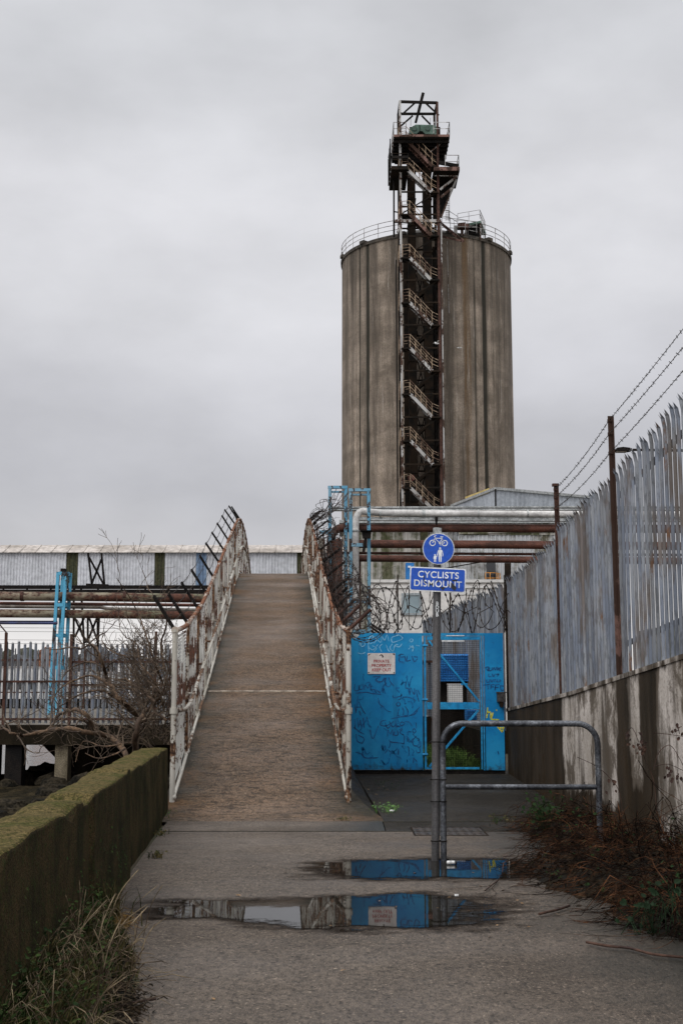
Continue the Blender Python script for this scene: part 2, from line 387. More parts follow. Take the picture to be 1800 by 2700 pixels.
def mk_galv(name, rustier):
    m = Mt(name); tone = m.attr('tone'); v = m.map((1.3, 1.3, .28)); n1 = m.noise(3.2, 6, .65, v); n2 = m.noise(1.05, 5, .6, m.map((1, 1, .8), (3, 1, 7))); n3 = m.noise(26, 4, .6, m.map((1, 1, .25)))
    c = m.mix(m.ramp(n1, [(.35, 0.0), (.65, 1.0)]), (.17, .195, .245), (.26, .275, .30))
    c = m.mix(m.ramp(n3, [(.5, 0.0), (.75, .6)]), c, (.075, .08, .09))
    c = m.mix(m.ramp(m.mth('ADD', n2, m.mth('MULTIPLY', n3, .18)), [(.66 - rustier, 0.0), (.92 - rustier, .75)]), c, (.125, .092, .068))
    c = m.mix(m.ramp(m.noise(1.7, 5, .7, m.map((1.6, 1.6, .7), (8, 2, 1))), [(.78 - rustier, 0.0), (.92 - rustier, .9)]), c, (.15, .068, .028))
    c = m.mix(1.0, c, m.ramp(tone, [(0, .58), (1, .98)]), 'MULTIPLY')
    c = m.mix(m.ramp(m.noise(7, 5, .7, m.map((1, 1, .07))), [(.55, 0.0), (.9, .6)]), c, (.06, .055, .052))
    m.bump(n3, .15, .002)
    return m.set(c, m.rng(n1, .3, .7, .5, .7), .2, .3)
M_galv = mk_galv('stained_galvanised_steel', .04)
M_galvc = mk_galv('clean_galvanised_steel', -.06)
M_tube = gmat('galvanised_tube', (.125, .133, .15), (.045, .048, .056), 6, .38, .5, .2, (1, 1, .6), fine=50)
M_post = gmat('grey_post_paint', (.105, .102, .105), (.060, .058, .060), 3, .34, .25, .1, (1, 1, .3), fine=60, fa=.2)
def mk_gate():
    m = Mt('gate_blue_paint'); Z = m.xyz()[2]
    n1 = m.noise(1.6, 6, .62); n2 = m.noise(11, 5, .65); st = m.noise(5, 5, .6, m.map((1, 1, .12)))
    c = m.mix(m.ramp(n1, [(.35, 0.0), (.65, 1.0)]), (.003, .165, .40), (.006, .215, .46))
    c = m.mix(m.ramp(m.noise(1.1, 4, .6, m.map((1, 1, 1), (5, 0, 3))), [(.5, 0.0), (1, .55)]), c, (.030, .30, .52))
    c = m.mix(m.ramp(n2, [(.6, 0.0), (.95, .5)]), c, (.006, .07, .19))
    c = m.mix(m.ramp(st, [(.6, 0.0), (1, .5)]), c, (.006, .065, .16))
    zz = m.mth('ADD', Z, m.mth('MULTIPLY', n2, .25))
    c = m.mix(m.ramp(zz, [(.12, 1.0), (.26, 0.0)]), c, (.018, .022, .02))   # splash-back dirt at the foot
    m.bump(n2, .06, .004)
    return m.set(c, m.rng(n1, .3, .7, .42, .6), 0, .22)
M_gate = mk_gate()
M_gate2 = gmat('gate_frame_blue', (.006, .18, .40), (.012, .23, .46), 2.5, .5, 0, .1, (1, 1, .4), fine=14, fa=.2)
M_louv = gmat('louvre_blue', (.012, .12, .36), (.02, .16, .42), 2.5, .5, 0, 0)
M_scrawl = gmat('dark_blue_scrawl', (.004, .045, .15), (.005, .095, .26), 9, .5, 0, 0, fine=60)
M_scrawl2 = gmat('faint_blue_scrawl', (.004, .090, .25), (.006, .13, .33), 9, .55, 0, 0, fine=60, spec=.2)
M_yard = gmat('yard_grass', (.03, .075, .014), (.075, .12, .03), 3, .8, 0, 0, fine=12, fa=.4, spec=.1)
M_verge = gmat('verge_leaf', (.012, .026, .007), (.036, .055, .016), 5, .8, 0, 0, fine=12, fa=.45, spec=.08)
M_chalk = gmat('pale_scrawl', (.25, .50, .66), (.14, .38, .58), 9, .6, 0, 0, fine=60)
M_yel = gmat('yellow_scrawl', (.55, .50, .03), (.38, .40, .04), 9, .6, 0, 0)
M_sblue = gmat('sign_blue', (.008, .060, .36), (.010, .070, .40), 3, .32, 0, 0, fine=30, fa=.1)
M_swhite = gmat('sign_white', (.66, .68, .70), (.50, .52, .53), 5, .4, 0, 0, fine=40, fa=.15)
M_sback = gmat('sign_bracket', (.34, .35, .35), (.22, .23, .23), 6, .45, .4, 0)
M_notice = gmat('notice_board', (.62, .58, .56), (.46, .42, .40), 3, .5, 0, 0, fine=12, fa=.15)
M_red = gmat('notice_red', (.34, .03, .035), (.26, .03, .03), 5, .5, 0, 0)
M_ink = gmat('black_ink', (.012, .012, .014), (.02, .02, .022), 5, .5, 0, 0)
def mk_silo():
    m = Mt('weathered_silo_concrete'); Z = m.xyz()[2]
    a = m.attr('streak'); st = m.noise(.75, 7, .66, m.map((1, 1, .045)), .6); st2 = m.noise(2.4, 7, .68, m.map((1, 1, .06)), .4); bl = m.noise(.42, 7, .7, m.map((1, 1, .8)), .5)
    band = m.noise(.9, 3, .5, m.map((.05, .05, 1)))
    c = m.mix(m.ramp(bl, [(.3, 0.0), (.7, 1.0)]), (.40, .328, .265), (.20, .160, .124))
    c = m.mix(m.ramp(band, [(.4, 0.0), (.9, .5)]), c, (.14, .112, .09))
    hi = m.rng(Z, 4, 37, 0, 1)
    amt = m.mth('ADD', m.mth('MULTIPLY', st, .62), m.mth('MULTIPLY', hi, .30))
    amt = m.mth('ADD', amt, m.mth('MULTIPLY', st2, .22))
    c = m.mix(m.ramp(amt, [(.40, 0.0), (.82, .92)]), c, (.066, .054, .043))
    c = m.mix(m.ramp(m.mth('ADD', a, m.mth('MULTIPLY', m.mth('SUBTRACT', m.noise(.5, 6, .7, m.map((1, 1, .12), (4, 4, 4))), .5), .85)), [(.30, 0.0), (.95, .95)]), c, (.012, .012, .008))
    r = m.attr('rust'); c = m.mix(m.ramp(m.mth('MULTIPLY', r, m.mth('ADD', m.mth('MULTIPLY', st2, .9), m.mth('MULTIPLY', hi, .4))), [(.35, 0.0), (1.1, .7)]), c, (.13, .072, .028))
    c = m.mix(m.ramp(m.noise(3.2, 4, .7, m.map((1, 1, .05), (4, 9, 2))), [(.72, 0.0), (.95, .5)]), c, (.42, .38, .34))
    c = m.mix(m.ramp(m.noise(9, 5, .7), [(.4, .3), (.65, 0.0)]), c, (.04, .034, .028))
    m.bump(m.mth('ADD', bl, st2), .3, .06)
    return m.set(c, .85, 0, .2)
M_silo = mk_silo()
M_silod = gmat('silo_roof_concrete', (.035, .030, .025), (.065, .055, .045), .5, .9, 0, .2, fine=4)
M_clad = rusty('pale_cladding', (.44, .45, .46), (.16, .14, .10), .22, .7, (1, 1, .12), soft=.12, dark=(.09, .085, .06), p2=(.36, .37, .385), rough=.5)
M_cladg = rusty('stained_cladding', (.36, .345, .32), (.12, .115, .075), .42, .55, (1.6, 1.6, .05), soft=.12, dark=(.06, .065, .03), p2=(.30, .285, .26), rough=.6)
M_cladb = gmat('blue_grey_cladding', (.30, .325, .36), (.24, .26, .29), .5, .5, 0, 0, (1, 1, .3), fine=5, fa=.12)
M_gall = gmat('gallery_cladding', (.46, .47, .50), (.40, .41, .435), .25, .6, 0, 0, (1, 1, .1), fine=3, fa=.12)
M_galdk = gmat('algae_sheet', (.028, .030, .012), (.045, .042, .018), .8, .8, 0, 0, (2, 1, .1), fine=6)
M_galbl = gmat('blue_sheet', (.13, .19, .28), (.10, .15, .23), .8, .6, 0, 0, (2, 1, .1), fine=6, fa=.15)
M_roof = gmat('asbestos_roof', (.38, .345, .32), (.27, .24, .215), .5, .85, 0, 0, (1, 1, 1), fine=3, fa=.2)
M_cabin = gmat('cabin_paint', (.62, .60, .585), (.55, .53, .51), .6, .5, 0, 0, (1, 1, .3), fine=5, fa=.08)
M_cabt = gmat('cabin_trim', (.60, .59, .58), (.52, .51, .50), .8, .5, 0, 0, fine=5, fa=.08)
def mk_glass(name, col, rough=.08):
    m = Mt(name); n = m.noise(1.5, 3, .5); m.bump(n, .05, .02); return m.set(m.mix(n, col, tuple(q * .7 for q in col)), rough, 0, .6)
M_glass = mk_glass('frosted_pane', (.25, .33, .37), .25)
M_dkglass = mk_glass('dark_pane', (.015, .017, .02), .1)
M_orange = gmat('orange_paint', (.60, .26, .045), (.45, .18, .03), 3, .5, 0, 0)
M_yelp = gmat('yellow_trim', (.50, .38, .12), (.38, .28, .08), 1, .6, 0, 0)
M_bark = gmat('bare_bark', (.040, .024, .015), (.105, .066, .040), 5, .85, 0, .3, (1, 1, .5), fine=50)
M_twig = gmat('twigs', (.040, .027, .019), (.11, .080, .056), 3, .85, 0, 0, fine=30)
M_dead = gmat('dead_creeper', (.030, .016, .013), (.060, .033, .024), 3, .9, 0, 0, fine=20)
M_bram = gmat('bramble_stems', (.007, .004, .003), (.090, .041, .021), 3.2, .9, 0, 0, fine=9, fa=.6, lo=.45, hi=.8, spec=.05)
M_stalk = gmat('dry_stalks', (.21, .16, .10), (.060, .040, .025), 4, .85, 0, 0, fine=14, fa=.4)
M_debris = gmat('wet_debris', (.006, .005, .003), (.030, .019, .010), 6, .8, 0, 0, fine=16, fa=.5, lo=.4, hi=.85, spec=.1)
M_straw = gmat('straw_tuft', (.25, .14, .04), (.14, .085, .03), 6, .85, 0, 0)
M_grass = gmat('grass_blades', (.013, .030, .006), (.075, .060, .026), 6, .8, 0, 0, fine=12, fa=.5, spec=.08)
M_grass2 = gmat('bright_weed', (.035, .11, .014), (.075, .16, .03), 6, .5, 0, 0, fine=20, fa=.4)
M_leaf = gmat('bramble_leaf', (.010, .024, .008), (.020, .038, .013), 7, .8, 0, 0, fine=20, fa=.3, spec=.08)
M_leafg = gmat('sage_leaf', (.014, .027, .013), (.005, .012, .005), 7, .8, 0, 0, fine=20, fa=.3, spec=.08)
M_litter = gmat('dead_leaf', (.26, .16, .08), (.13, .075, .035), 9, .7, 0, 0)
M_paper = gmat('litter_white', (.62, .62, .62), (.5, .5, .5), 9, .6, 0, 0)
M_rock = gmat('wet_rock', (.008, .0075, .006), (.028, .023, .016), 2, .9, 0, .6, fine=16, bd=.03, spec=.03)
M_brick = gmat('red_brick', (.20, .085, .045), (.14, .062, .038), .6, .85, 0, 0, fine=3)
M_slate = gmat('slate_roof', (.055, .050, .050), (.035, .032, .032), .6, .8, 0, 0, fine=3)
M_far = gmat('far_trees', (.030, .033, .022), (.050, .047, .032), .4, .9, 0, 0, fine=2)
M_gull = gmat('gull_white', (.62, .62, .62), (.45, .45, .46), 4, .7, 0, 0)
M_iron = gmat('manhole_iron', (.032, .027, .024), (.055, .042, .035), 8, .5, .3, .5, fine=90)
M_dirt = gmat('joint_dirt', (.014, .013, .010), (.024, .022, .014), 6, .95, 0, .3)

# ------------------------------------------------------------------ setting: ground, slabs, river
def row(y, z, x0, x1=400.0, n=14):
    return [V((lerp(x0, x1, (i / n) ** 2.2), y, z)) for i in range(n + 1)]
def bank_x(y): return -1.30 - .0607 * y
g = MB()
g.grid([row(y, z, x) for y, z, x in ((-6, -.05, -1.4), (4, -.05, -1.7), (15.5, -.05, bank_x(15.5)), (20.4, .22, bank_x(20.4)), (31.5, .28, -3.1), (31.8, .28, -3.4),
        (60, .30, -4.4), (120, .3, -9), (300, .3, -26), (900, .3, -60))], False)
struct(g.build('ground', M_earth), 'dark earth ground between the concrete paths and buildings', 'ground')
def Xwall(y): return 2.69 - .047 * (y - 20.2)           # face of the right-hand wall
def slab(name, pts, mat, label, n=1):
    mb = MB(); mb.poly(pts, (0, 0, -.12)); return struct(mb.build(name, mat), label, 'path')
lx = lambda y: -1.138 - .0607 * y - .02
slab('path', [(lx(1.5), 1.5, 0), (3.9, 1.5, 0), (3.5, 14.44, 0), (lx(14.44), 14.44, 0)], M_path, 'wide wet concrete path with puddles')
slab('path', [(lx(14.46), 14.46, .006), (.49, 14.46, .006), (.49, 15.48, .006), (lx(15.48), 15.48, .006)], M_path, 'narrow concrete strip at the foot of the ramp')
slab('path', [(.505, 14.46, -.006), (3.45, 14.46, -.006), (3.4, 15.48, -.002), (.505, 15.48, -.002)], M_pad, 'short concrete strip holding the manhole cover')
slab('path', [(.52, 15.5, 0), (3.3, 15.5, 0), (3.0, 20.9, .262), (.19, 20.9, .262)], M_pad, 'concrete approach rising to the blue gate')
jd = MB()
for a, b in (((lx(14.45), 14.45), (3.4, 14.45)), ((lx(15.49), 15.49), (3.3, 15.49))):
    jd.beam((a[0], a[1], -.006), (b[0], b[1], -.006), .03, .02)
struct(jd.build('pavement', M_dirt), 'dirt filled joints between the path slabs', 'path')

def puddle(px, label, seed):
    P = [gp(x, y, .004) for x, y in px]; cen = sum(P, V()) / len(P); cen.z = .004; P = [cen + (p - cen) * 1.0 + V(((p.x - cen.x) * .22, .30 * (1 if p.y > cen.y else -1), 0)) for p in P]
    ring = curve_pts(P + [P[0]], 8)[:-1]; rows = []; att = []
    for k in range(9):
        t = k / 8; rows.append([V((lerp(p.x, cen.x, t), lerp(p.y, cen.y, t), .004)) for p in ring + [ring[0]]]); att += [t] * (len(ring) + 1)
    mb = MB(); mb.grid(rows, False, att); return struct(mb.build('puddle', M_pud, None, 'depth'), label, 'puddle')
def mk_pud():
    m = Mt('standing_water'); d = m.attr('depth')
    n1 = m.noise(3.2, 7, .72, m.map((.7, 1.5, 1))); n2 = m.noise(95, 3, .7)
    k = m.mth('ADD', m.mth('MULTIPLY', d, 1.9), m.mth('ADD', m.mth('MULTIPLY', n1, .95), m.mth('MULTIPLY', n2, .34)))
    k = m.mth('MULTIPLY', k, .5); mk = m.ramp(k, [(.66, 0.0), (.745, 1.0)]); mw = m.ramp(m.mth('SUBTRACT', k, m.mth('MULTIPLY', n2, .1)), [(.42, 0.0), (.66, 1.0)])
    m.set((.012, .011, .009), .02, 0, .5); m.b.inputs['IOR'].default_value = 1.21
    rip = m.noise(9, 2, .5, m.map((1, .5, 1))); m.bump(rip, .015, .004)
    tr = m.nt.nodes.new('ShaderNodeBsdfTransparent'); mx = m.nt.nodes.new('ShaderNodeMixShader')
    m.put(mx.inputs[0], mk); 
    wetc = m.mix(mw, (1, 1, 1), (.36, .34, .33)); m.nt.links.new(wetc, tr.inputs[0])      # damp margin: water soaked into the concrete darkens it
    m.nt.links.new(tr.outputs[0], mx.inputs[1]); m.nt.links.new(m.b.outputs[0], mx.inputs[2]); m.nt.links.new(mx.outputs[0], m.out.inputs[0])
    return m.m
M_pud = mk_pud()
puddle([(770, 2288), (850, 2272), (960, 2270), (1080, 2264), (1200, 2262), (1310, 2266), (1420, 2270), (1480, 2292), (1420, 2312), (1300, 2318), (1150, 2316), (1000, 2320), (880, 2314), (800, 2304)],
       'shallow puddle around the foot of the sign post', 3)
puddle([(270, 2400), (360, 2386), (480, 2376), (640, 2378), (760, 2370), (900, 2362), (1050, 2356), (1200, 2352), (1330, 2368), (1400, 2398), (1340, 2430), (1200, 2452), (1000, 2452), (820, 2452), (680, 2442), (590, 2420), (480, 2412), (340, 2412)],
       'long puddle across the path mirroring the red lettered notice', 5)

def mk_water():
    m = Mt('river_water'); n = m.noise(.8, 4, .6, m.map((.35, 1, 1))); m.bump(n, .35, .25)
    return m.set(m.mix(n, (.10, .085, .075), (.07, .06, .055)), .16, 0, .5)
M_water = mk_water()
wv = MB(); wv.grid([[V((x, y, -4.0)) for x in (-900, -300, -80, -20, 20)] for y in (-20, 60, 200, 700)], False)
struct(wv.build('river', M_water), 'pale grey tidal river under the jetty', 'river')
bk = MB(); rows = []
for j in range(56):
    y = 1.0 + j * 1.0; rw = []
    for i in range(30):
        d = i * .62; x = bank_x(y) - .1 - d if y < 31 else -3.15 - d
        z = -.55 - .06 * d - max(0, d - 6.5) * .34 - max(0, y - 41) * .16
        z += (mnoise.noise(V((x * .8, y * .8, 0))) * .22 + mnoise.noise(V((x * 2.3, y * 2.3, 4))) * .10) * (1 if i else 0)
        rw.append(V((x, y, z)))
    rows.append(rw)
bk.grid(rows); struct(bk.build('mud_bank', M_mud), 'dark muddy bank sloping to the river', 'bank')
rb = MB(); rr = random.Random(4)
for i in range(260):
    y = rr.uniform(14, 46); d = rr.uniform(.3, 10) ** 1.0; x = (bank_x(y) if y < 31 else -3.2) - d
    z = -.55 - .06 * d - max(0, d - 6.5) * .34 - max(0, y - 41) * .16
    o = len(rb.v); rb.ball((x, y, z), rr.uniform(.12, .42), 4, (rr.uniform(.8, 1.5), rr.uniform(.8, 1.4), rr.uniform(.5, .8)))
    for k in range(o, len(rb.v)):
        p = rb.v[k]; q = mnoise.noise_vector(p * 2.1) * .10; rb.v[k] = p + q
for i in range(len(rb.sm)): rb.sm[i] = False
struct(rb.build('rubble', M_rock), 'wet broken rock scattered over the river bank', 'rubble', 'stuff')

# ------------------------------------------------------------------ left parapet wall
lw = MB()
def lwx(y): return -1.138 - .0607 * y
secs = []
y = 1.5; rl = random.Random(8)
while y < 16.45:
    off_, dz = 0.0, 0.0
    if y > 10.95: off_, dz = -.105, -.06
    if 8.15 < y < 8.6: dz = -.055; off_ = -.03
    if 10.7 < y < 10.95: dz = .025
    f = lwx(y) + off_ + mnoise.noise(V((y * 1.3, 2, 0))) * .014; t = .89 + dz + mnoise.noise(V((y * 2.1, 7, 0))) * .02 + mnoise.noise(V((y * 9.1, 3, 0))) * .008
    bkx = f - (.33 if y < 10.9 else .37) + mnoise.noise(V((y * 1.7, 5, 0))) * .02
    r_ = .010 + max(0, mnoise.noise(V((y * 1.9, 9, 1))) - .1) * .09
    secs.append([V((f + .02, y, -.3)), V((f + .02 + mnoise.noise(V((y * 2, .3, 3))) * .008, y, .12)), V((f + .01 + mnoise.noise(V((y * 2, .9, 3))) * .008, y, .5)), V((f, y, t - r_ * 1.6)), V((f - r_ * .4, y, t - r_ * .5)), V((f - r_ * 1.3, y, t + .004)),
                 V((f - .12, y, t + .012 + mnoise.noise(V((y * 3, 1, 1))) * .012)), V((f - .22, y, t + .008 + mnoise.noise(V((y * 3, 4, 1))) * .012)), V((bkx + .03, y, t)), V((bkx, y, t - .03)), V((bkx - .02, y, -.9))])
    y += .07
lw.grid(secs, False); lw.add(secs[-1], [tuple(range(len(secs[-1])))]); lw.add(secs[0], [tuple(reversed(range(len(secs[0]))))])
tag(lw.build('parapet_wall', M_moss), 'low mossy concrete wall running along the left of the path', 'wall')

# ------------------------------------------------------------------ right retaining wall with fence
def wtop(y): return interp([(3, 2.52), (11.4, 1.86), (15.9, 1.51), (20.2, 1.24), (21, 1.19)], y)
rw = MB(); rows = []; att = []
yy = [3 + .12 * i for i in range(147)]
for y in yy:
    zt = wtop(y); r_ = []
    for k in range(19):
        q = k / 18; z = lerp(-.3, zt, q)
        dm = 0.0
        if y > 16.25: dm = max(dm, min(1, (y - 16.25) * 3))
        for yc, hw, zb in ((13.55, .17, -9), (12.62, .20, -9)): 
            if z > zb: dm = max(dm, 1 - max(0, abs(y - yc) - hw) * 5)
        if 12.6 < y < 13.6: dm = max(dm, min(1, max(0, .74 - z) * 3.5))
        if y >= 13.6: dm = max(dm, min(1, max(0, .52 - z + .06 * math.sin(y * 3)) * 3.5))
        if y < 12.5: dm = max(dm, min(1, max(0, .26 - z) * 4))
        dm = max(dm, .5 * max(0, 1 - (zt - z) * 12))
        r_.append(V((Xwall(y) + mnoise.noise(V((y, z, 0))) * .012, y, z))); att.append(dm)
    r_.append(V((Xwall(y) - .015, y, zt + .002))); att.append(.5)
    r_.append(V((Xwall(y) - .015, y, zt + .05))); att.append(.45)
    r_.append(V((Xwall(y) + .32, y, zt + .05))); att.append(.45); r_.append(V((Xwall(y) + .32, y, -.3))); att.append(.4)
    rows.append(r_)
rw.grid(rows, False, att)
tag(rw.build('retaining_wall', M_side, None, 'darkened'), 'pale stained concrete wall on the right below the steel fence', 'wall')

def pale_mb(mb, p, nrm, along, h, wd=.080, dp=.024, tip=.16, curl=.05):
    """one W-section palisade pale with a split, splayed point"""
    p, n, a = V(p), V(nrm), V(along); up = V((0, 0, 1))
    prof = [(-.5, 0), (-.28, .15), (-.12, 1), (.12, 1), (.28, .15), (.5, 0)]
    def ring(z, s, o): return [p + a * (u * wd * s) + n * (d * dp + o) + up * z for u, d in prof]
    mb.grid([ring(0, 1, 0), ring(h - tip, 1, 0), ring(h - tip * .45, .92, curl * .35)], False)
    top = ring(h - tip * .45, .92, curl * .35)
    for i0, i1, q, zz in ((0, 2, -.42, h - tip * .12), (1, 4, 0.0, h), (3, 5, .42, h - tip * .12)):
        t = p + a * (q * wd) + n * (dp * .6 + curl) + up * zz
        mb.add([top[i0], top[(i0 + i1) // 2], top[i1], t], [(0, 1, 3), (1, 2, 3)])
fence = thing('palisade_fence', 'tall stained steel palisade fence standing on the right-hand wall', 'fence', (Xwall(12) + .1, 12, 1.8))
fr = random.Random(21)
def ftop(y): return interp([(4, 5.08), (8, 4.62), (11.43, 4.26), (13.65, 4.0), (13.9, 3.97), (16.5, 3.74), (16.55, 3.60), (20.0, 3.40), (20.4, 3.38)], y)
fx = lambda y: Xwall(y) + .03
al = V((-.047, 1, 0)).normalized(); fn = V((-1, -.047, 0)).normalized()
for y0, y1, pit in ((4.2, 8.3, .14), (8.42, 13.66, .142), (13.86, 16.5, .138), (16.72, 20.35, .125)):
    mb = MB(); y = y0
    while y < y1:
        zb = wtop(y) + .052; ln = fr.uniform(-.004, .004)
        o0 = len(mb.v); tn = fr.random()
        pale_mb(mb, (fx(y), y, zb), fn, al, ftop(y) - zb + fr.uniform(-.03, .03), curl=fr.uniform(.03, .06))
        if abs(y - 13.3) < .08:      # the broken, bent pale
            for k in range(o0, len(mb.v)):
                q = mb.v[k]; mb.v[k] = q + V((0, .05 * max(0, .75 - (q.z - zb)) , 0)) if q.z - zb < .75 else q
        else:
            for k in range(o0, len(mb.v)): mb.v[k] = mb.v[k] + al * ln * (mb.v[k].z - zb)
        for k in range(o0, len(mb.v)): mb.att[k] = tn
        y += pit * 1.0 + fr.uniform(-.003, .003)
    mb.build('pale_panel', M_galv, fence, 'tone')
    rm = MB()
    for dz in (.38, ):
        rm.beam((fx(y0) + .035, y0, wtop(y0) + dz), (fx(y1) + .035, y1, wtop(y1) + dz), .04, .05)
    rm.build('cross_rail', M_rust, fence); rm = MB()
    for dz in (.30, ):
        rm.beam((fx(y0) + .035, y0, ftop(y0) - dz), (fx(y1) + .035, y1, ftop(y1) - dz), .04, .05)
    rm.build('cross_rail', M_rust, fence)
wire_top = {16.6: (4.24, 4.13, 3.98), 13.75: (4.57, 4.42, 4.20), 8.36: (5.24, 5.06, 4.86), 4.2: (5.75, 5.55, 5.3)}
for yp, zt in wire_top.items():
    mb = MB(); x = fx(yp)
    mb.beam((x, yp, wtop(yp) + .05), (x - .012, yp, zt[0] + .05), .062, .012, (0, 1, 0)); mb.beam((x + .02, yp - .02, wtop(yp) + .05), (x + .01, yp - .02, zt[0] + .04), .012, .055, (0, 1, 0))
    for z in zt: mb.box((x - .02, yp, z), (.05, .04, .03))
    if yp == 16.6: mb.box((x - .02, yp, zt[0] + .06), (.085, .07, .035))
    mb.build('post', M_rust if yp != 13.75 else M_redst, fence)
mb = MB(); mb.beam((fx(20.38), 20.38, wtop(20.38)), (fx(20.38), 20.38, 3.62), .10, .06, (0, 1, 0)); mb.build('post', M_dkst, fence)
def barb_strand(mb, a, b, sag=.03, n=14, r=.0035, step=.11, rr=fr, bs=.022):
    a, b = V(a), V(b); P = [a.lerp(b, i / n) - V((0, 0, sag * 4 * (i / n) * (1 - i / n))) for i in range(n + 1)]
    mb.tube(P, r, 4, cap=False)
    L = (b - a).length; k = int(L / step)
    for i in range(k):
        t = (i + .5) / k; p = a.lerp(b, t) - V((0, 0, sag * 4 * t * (1 - t)))
        for q in range(2):
            d = V((rr.uniform(-1, 1), rr.uniform(-1, 1), rr.uniform(-1, 1))).normalized() * bs
            mb.tube([p - d, p + d], r * .8, 3, cap=False)
ys = sorted(wire_top, reverse=True)
for k in range(3):
    mb = MB()
    for y0, y1 in zip(ys, ys[1:]):
        barb_strand(mb, (fx(y0) - .03, y0, wire_top[y0][k]), (fx(y1) - .03, y1, wire_top[y1][k]), .05)
    mb.build('barbed_wire', M_wire, fence)

# ------------------------------------------------------------------ footbridge
DECK = [(15.5, -.004), (16.2, .035), (16.9, .11), (18.5, .42), (20.1, .78), (24, 1.56), (29, 2.68), (35.8, 4.22), (39, 4.90), (41.5, 5.34), (44, 5.58), (47, 5.68), (50, 5.64), (53, 5.45), (57, 4.9), (66, 2.95), (80, .3)]
def dz_(y): return smooth_interp(DECK, y)
def bxc(y): return -1.07 - .048 * (y - 16.9)
HW = 1.165
bridge = thing('footbridge', 'steep humped concrete footbridge with rusty white mesh sides', 'footbridge', (bxc(30), 30, 0))
dk = MB(); rows = []; att = []
NX = 15
ys_ = [15.5 + .25 * i for i in range(int((80 - 15.5) / .25) + 1)]
for y in ys_:
    r_ = []
    hwl = HW + .10 + max(0, .22 * (17.3 - y) / 1.8) ; hwr = HW + .06 + max(0, .36 * (17.6 - y) / 2.1)
    for i in range(NX):
        u = i / (NX - 1); x = bxc(y) + lerp(-hwl, hwr, u)
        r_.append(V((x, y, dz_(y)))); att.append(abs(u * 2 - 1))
    rows.append(r_)
dk.grid(rows, True, att)
def side_strip(s, off_):
    top, bot = [], []
    for y in ys_:
        hw_ = (HW + (.10 if s < 0 else .06) + max(0, (.22 if s < 0 else .36) * (17.3 - y) / 1.8))
        x = bxc(y) + s * hw_
        top.append(V((x, y, dz_(y)))); bot.append(V((x, y, min(-.2, dz_(y)) if y < 30 else dz_(y) - .45)))
    n = len(top); dk.grid([top, bot] if s > 0 else [bot, top], False, [1.0] * (2 * n))
    return bot
b1 = side_strip(-1, 0); b2 = side_strip(1, 0); dk.grid([b1, b2], False, [1.0] * (2 * len(b1)))
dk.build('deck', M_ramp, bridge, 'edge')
jn = MB()
for yj in (23.9,):
    P = []
    for q, dy in ((0, -.05), (1, -.05), (1, .05), (0, .05)): P.append(V((bxc(yj) + (q * 2 - 1) * (HW - .05), yj + dy, dz_(yj + dy) + .006)))
    jn.poly(P, (0, 0, -.02))
jn.build('deck_joint', gmat('pale_joint', (.28, .235, .185), (.15, .12, .095), 8, .8), bridge)
wg = MB()     # sloping concrete verge beside the foot of the ramp
top = []; bot = []
for i in range(13):
    y = 15.55 + i * .405; xt = bxc(y) + HW + .06 + max(0, .36 * (17.3 - y) / 1.8) - .02
    zg = max(0, .05 * (y - 15.5)) - .05
    top.append(V((xt, y, dz_(y) - .02))); bot.append(V((max(xt + .03, lerp(.55, .24, i / 12) if y < 20.5 else .24), y, zg)))
wg.grid([top, bot], False); wg.build('verge', M_pad, bridge)

